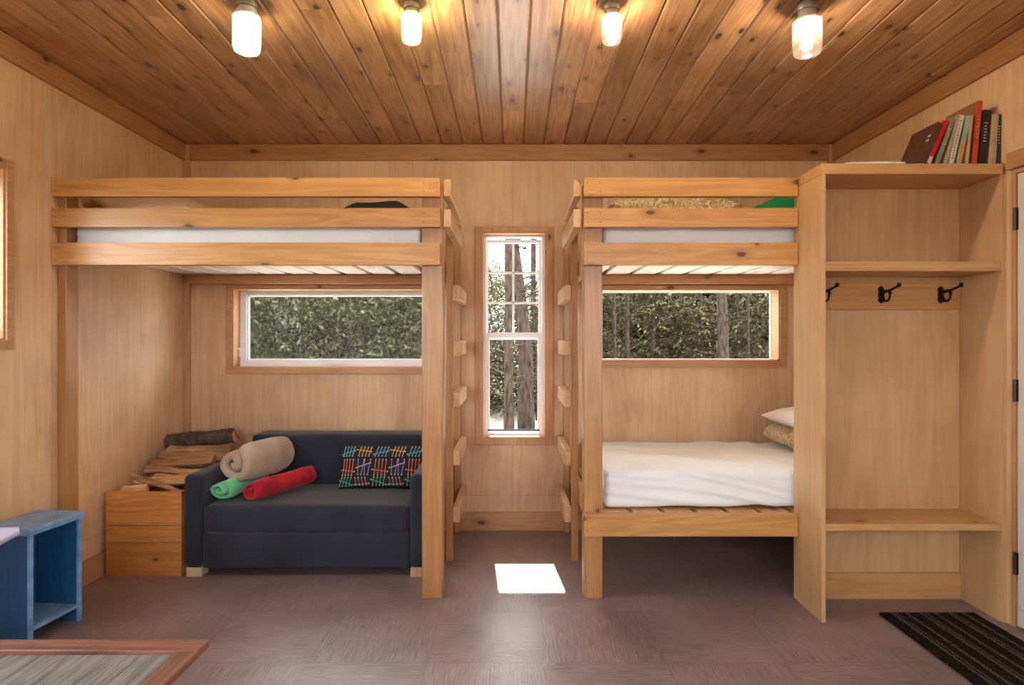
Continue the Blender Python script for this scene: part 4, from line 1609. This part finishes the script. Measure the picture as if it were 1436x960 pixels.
def thicket(name, mat, x0, x1, y0, y1, z0, z1, n, size, seed, label, holes=0.35):
    rnd = random.Random(seed)
    mb = MB()
    c = 0
    while c < n:
        x, y = rnd.uniform(x0, x1), rnd.uniform(y0, y1)
        z = rnd.uniform(z0, z1)
        dens = noise.noise(Vector((x * .8 + seed, y * .8, z * 1.1))) + .35 * noise.noise(Vector((x * 2.6, y * 2.6 + seed, z * 3.2)))
        top = z1 - (z1 - z0) * .35 * (.5 + .5 * noise.noise(Vector((x * .5, y * .5, seed))))
        if dens < holes - .5 or z > top:
            continue
        c += 1
        # a sprig: a few leaves along one twig
        tw = Vector((rnd.gauss(0, 1), rnd.gauss(0, 1), rnd.gauss(-.1, .6))).normalized()
        shade = rnd.random()
        for k in range(5):
            p = Vector((x, y, z)) + tw * size * .8 * k
            dr = (tw + Vector((rnd.gauss(0, .8), rnd.gauss(0, .8), rnd.gauss(0, .8)))).normalized()
            sd = Matrix.Rotation(rnd.uniform(0, 6.28), 3, dr) @ dr.orthogonal().normalized()
            sz_ = size * rnd.uniform(.5, 1.2)
            b = len(mb.v)
            mb.v += [p - dr * sz_ * .2, p + sd * sz_ * .28 + dr * sz_ * .3, p + dr * sz_, p - sd * sz_ * .28 + dr * sz_ * .3]
            mb.f.append([b, b + 1, b + 2, b + 3])
            mb.mi.append(0)
            mb.fa.append(min(1, .6 * shade + .4 * rnd.random()))
    o = build(name, mb, mat, attr=True, loc=((x0 + x1) / 2, (y0 + y1) / 2, z0))
    tag(o, label, 'foliage', kind='stuff')


thicket('bush_thicket', LEAF3, -7.2, -1.6, 11.5, 14.5, -.1, 3.8, 15000, .095, 3, 'sunlit leafy thicket filling the view of the left window', .25)
thicket('bush_thicket', LEAF, -11.5, -2.0, 19, 22, .0, 7.5, 15000, .20, 4, 'dark tall thicket behind the sunlit leaves at left', .1)
thicket('bush_thicket', LEAF2, 1.6, 7.6, 13.5, 16.5, -.1, 4.2, 13000, .075, 5, 'brownish dry thicket among the trunks in the right window', .35)
thicket('bush_thicket', LEAF, 2.0, 11.5, 19, 23, .0, 8.5, 20000, .20, 6, 'dark evergreen thicket behind all trunks in the right window', .1)
thicket('bush_thicket', LEAF2, -1.5, 1.5, 11, 15, -.1, 3.2, 15000, .055, 7, 'pale dry thicket behind the trunks in the narrow window', .3)


def sapling(x, y, h, seed, label):
    rnd = random.Random(seed)
    t = thing('sapling', (x, y, gz(x, y)), label, 'tree')
    base = Vector((x, y, gz(x, y)))
    st = [base + Vector((.05 * noise.noise(Vector((k * .4, seed, 0))) * k, 0, -.1 + h * k / 10)) for k in range(11)]
    build('trunk', MB().tube(st, [.022 * (1 - k / 12) for k in range(11)], 7), M['trunk'], t, smooth=True)
    mb = MB()
    for k in range(90):
        f = rnd.uniform(.15, .98)
        p0 = st[0].lerp(st[-1], f)
        a = rnd.uniform(0, 6.28)
        ln = rnd.uniform(.3, .9) * (1.15 - f * .6)
        d1 = Vector((math.cos(a), math.sin(a), rnd.uniform(-.1, .8)))
        p1 = p0 + d1 * ln * .5
        p2 = p0 + d1 * ln + Vector((0, 0, rnd.uniform(-.2, .15)))
        mb.tube([p0, p1, p2], [.007, .005, .002], 4)
        for q in range(3):
            p3 = p1.lerp(p2, rnd.random())
            d2 = Vector((rnd.gauss(0, 1), rnd.gauss(0, 1), rnd.gauss(.2, .6))).normalized() * ln * .4
            mb.tube([p3, p3 + d2], [.003, .0015], 3)
    build('branch', mb, M['trunk'], t)


sapling(-.42, 10.2, 3.6, 41, 'bare thin sapling left of the trunks in the narrow window')
sapling(.42, 10.8, 3.8, 42, 'bare thin sapling right of the trunks in the narrow window')

ta = tree_proto(21, .118, 14, .10, LEAF, 1500, .16, 9.0, 1.3, 26)
tb = tree_proto(22, .060, 13, -.04, LEAF, 900, .16, 8.6, .8, 30)
tc_ = tree_proto(23, .105, 14, .0, LEAF, 1500, .16, 9.0, 1.2, 26, bend=-.22)
plant(tc_, used, xp(738, 9.2), 9.2, 0, 1.0, 'thicker of the two near trunks outside the narrow window', 'tree')
plant(tb, used, xp(714, 8.4), 8.4, 1.4, 1.0, 'slimmer near trunk at the centre of the narrow window', 'tree')
plant(tb, used, xp(747, 12), 12, 4.2, 1.0, 'thin far trunk at the right edge of the narrow window', 'tree')
plant(ta, used, xp(1015, 12), 12, 2.4, .95, 'thickest grey trunk seen in the right window', 'tree')
for i, (px, y, s) in enumerate(((862, 12.5, .7), (880, 13, .9), (916, 14, .9), (936, 15.5, .8), (983, 14, .6), (1035, 14, .65), (1050, 13, .5))):
    plant(tb, used, xp(px, y), y, i * 1.1, s, 'slender dark trunk among those in the right window', 'tree', 'slender trunks beyond the right window')
# ------------------------------------------------------------------ light
wd = bpy.data.worlds.new('sky')
bpy.context.scene.world = wd
wd.use_nodes = True
bg = wd.node_tree.nodes['Background']
bg.inputs[0].default_value = (.93, .96, 1.0, 1)
bg.inputs[1].default_value = 9.5


def lamp(name, typ, loc, rot, energy, col, **kw):
    l = bpy.data.lights.new(name, typ)
    l.energy = energy
    l.color = col
    for k, v in kw.items():
        setattr(l, k, v)
    o = bpy.data.objects.new(name, l)
    C.objects.link(o)
    o.location = loc
    o.rotation_euler = rot
    return o


sd_ = Vector((.08, -1.0, -.985)).normalized()
sun = lamp('sun', 'SUN', (0, 10, 10), (0, 0, 0), 30, (1, .95, .88), angle=.012)
sun.rotation_euler = sd_.to_track_quat('-Z', 'Y').to_euler()
# ------------------------------------------------------------------ camera
cam = bpy.data.cameras.new('camera')
cam.sensor_width = 36
cam.lens = F / 1436 * 36
cam.clip_start = .02
cam.clip_end = 300
co_ = bpy.data.objects.new('camera', cam)
C.objects.link(co_)
co_.location = (0, 0, EYE)
co_.rotation_euler = (math.radians(90), 0, 0)
sc = bpy.context.scene
sc.camera = co_
sc.view_settings.view_transform = 'Standard'
sc.view_settings.look = 'None'
sc.view_settings.gamma = 1
sc.view_settings.exposure = .60
sc.cycles.max_bounces = 10
sc.cycles.diffuse_bounces = 6
sc.cycles.transparent_max_bounces = 16
sc.cycles.caustics_reflective = False
sc.cycles.caustics_refractive = False
sc.cycles.sample_clamp_indirect = 6
sc.cycles.use_denoising = True
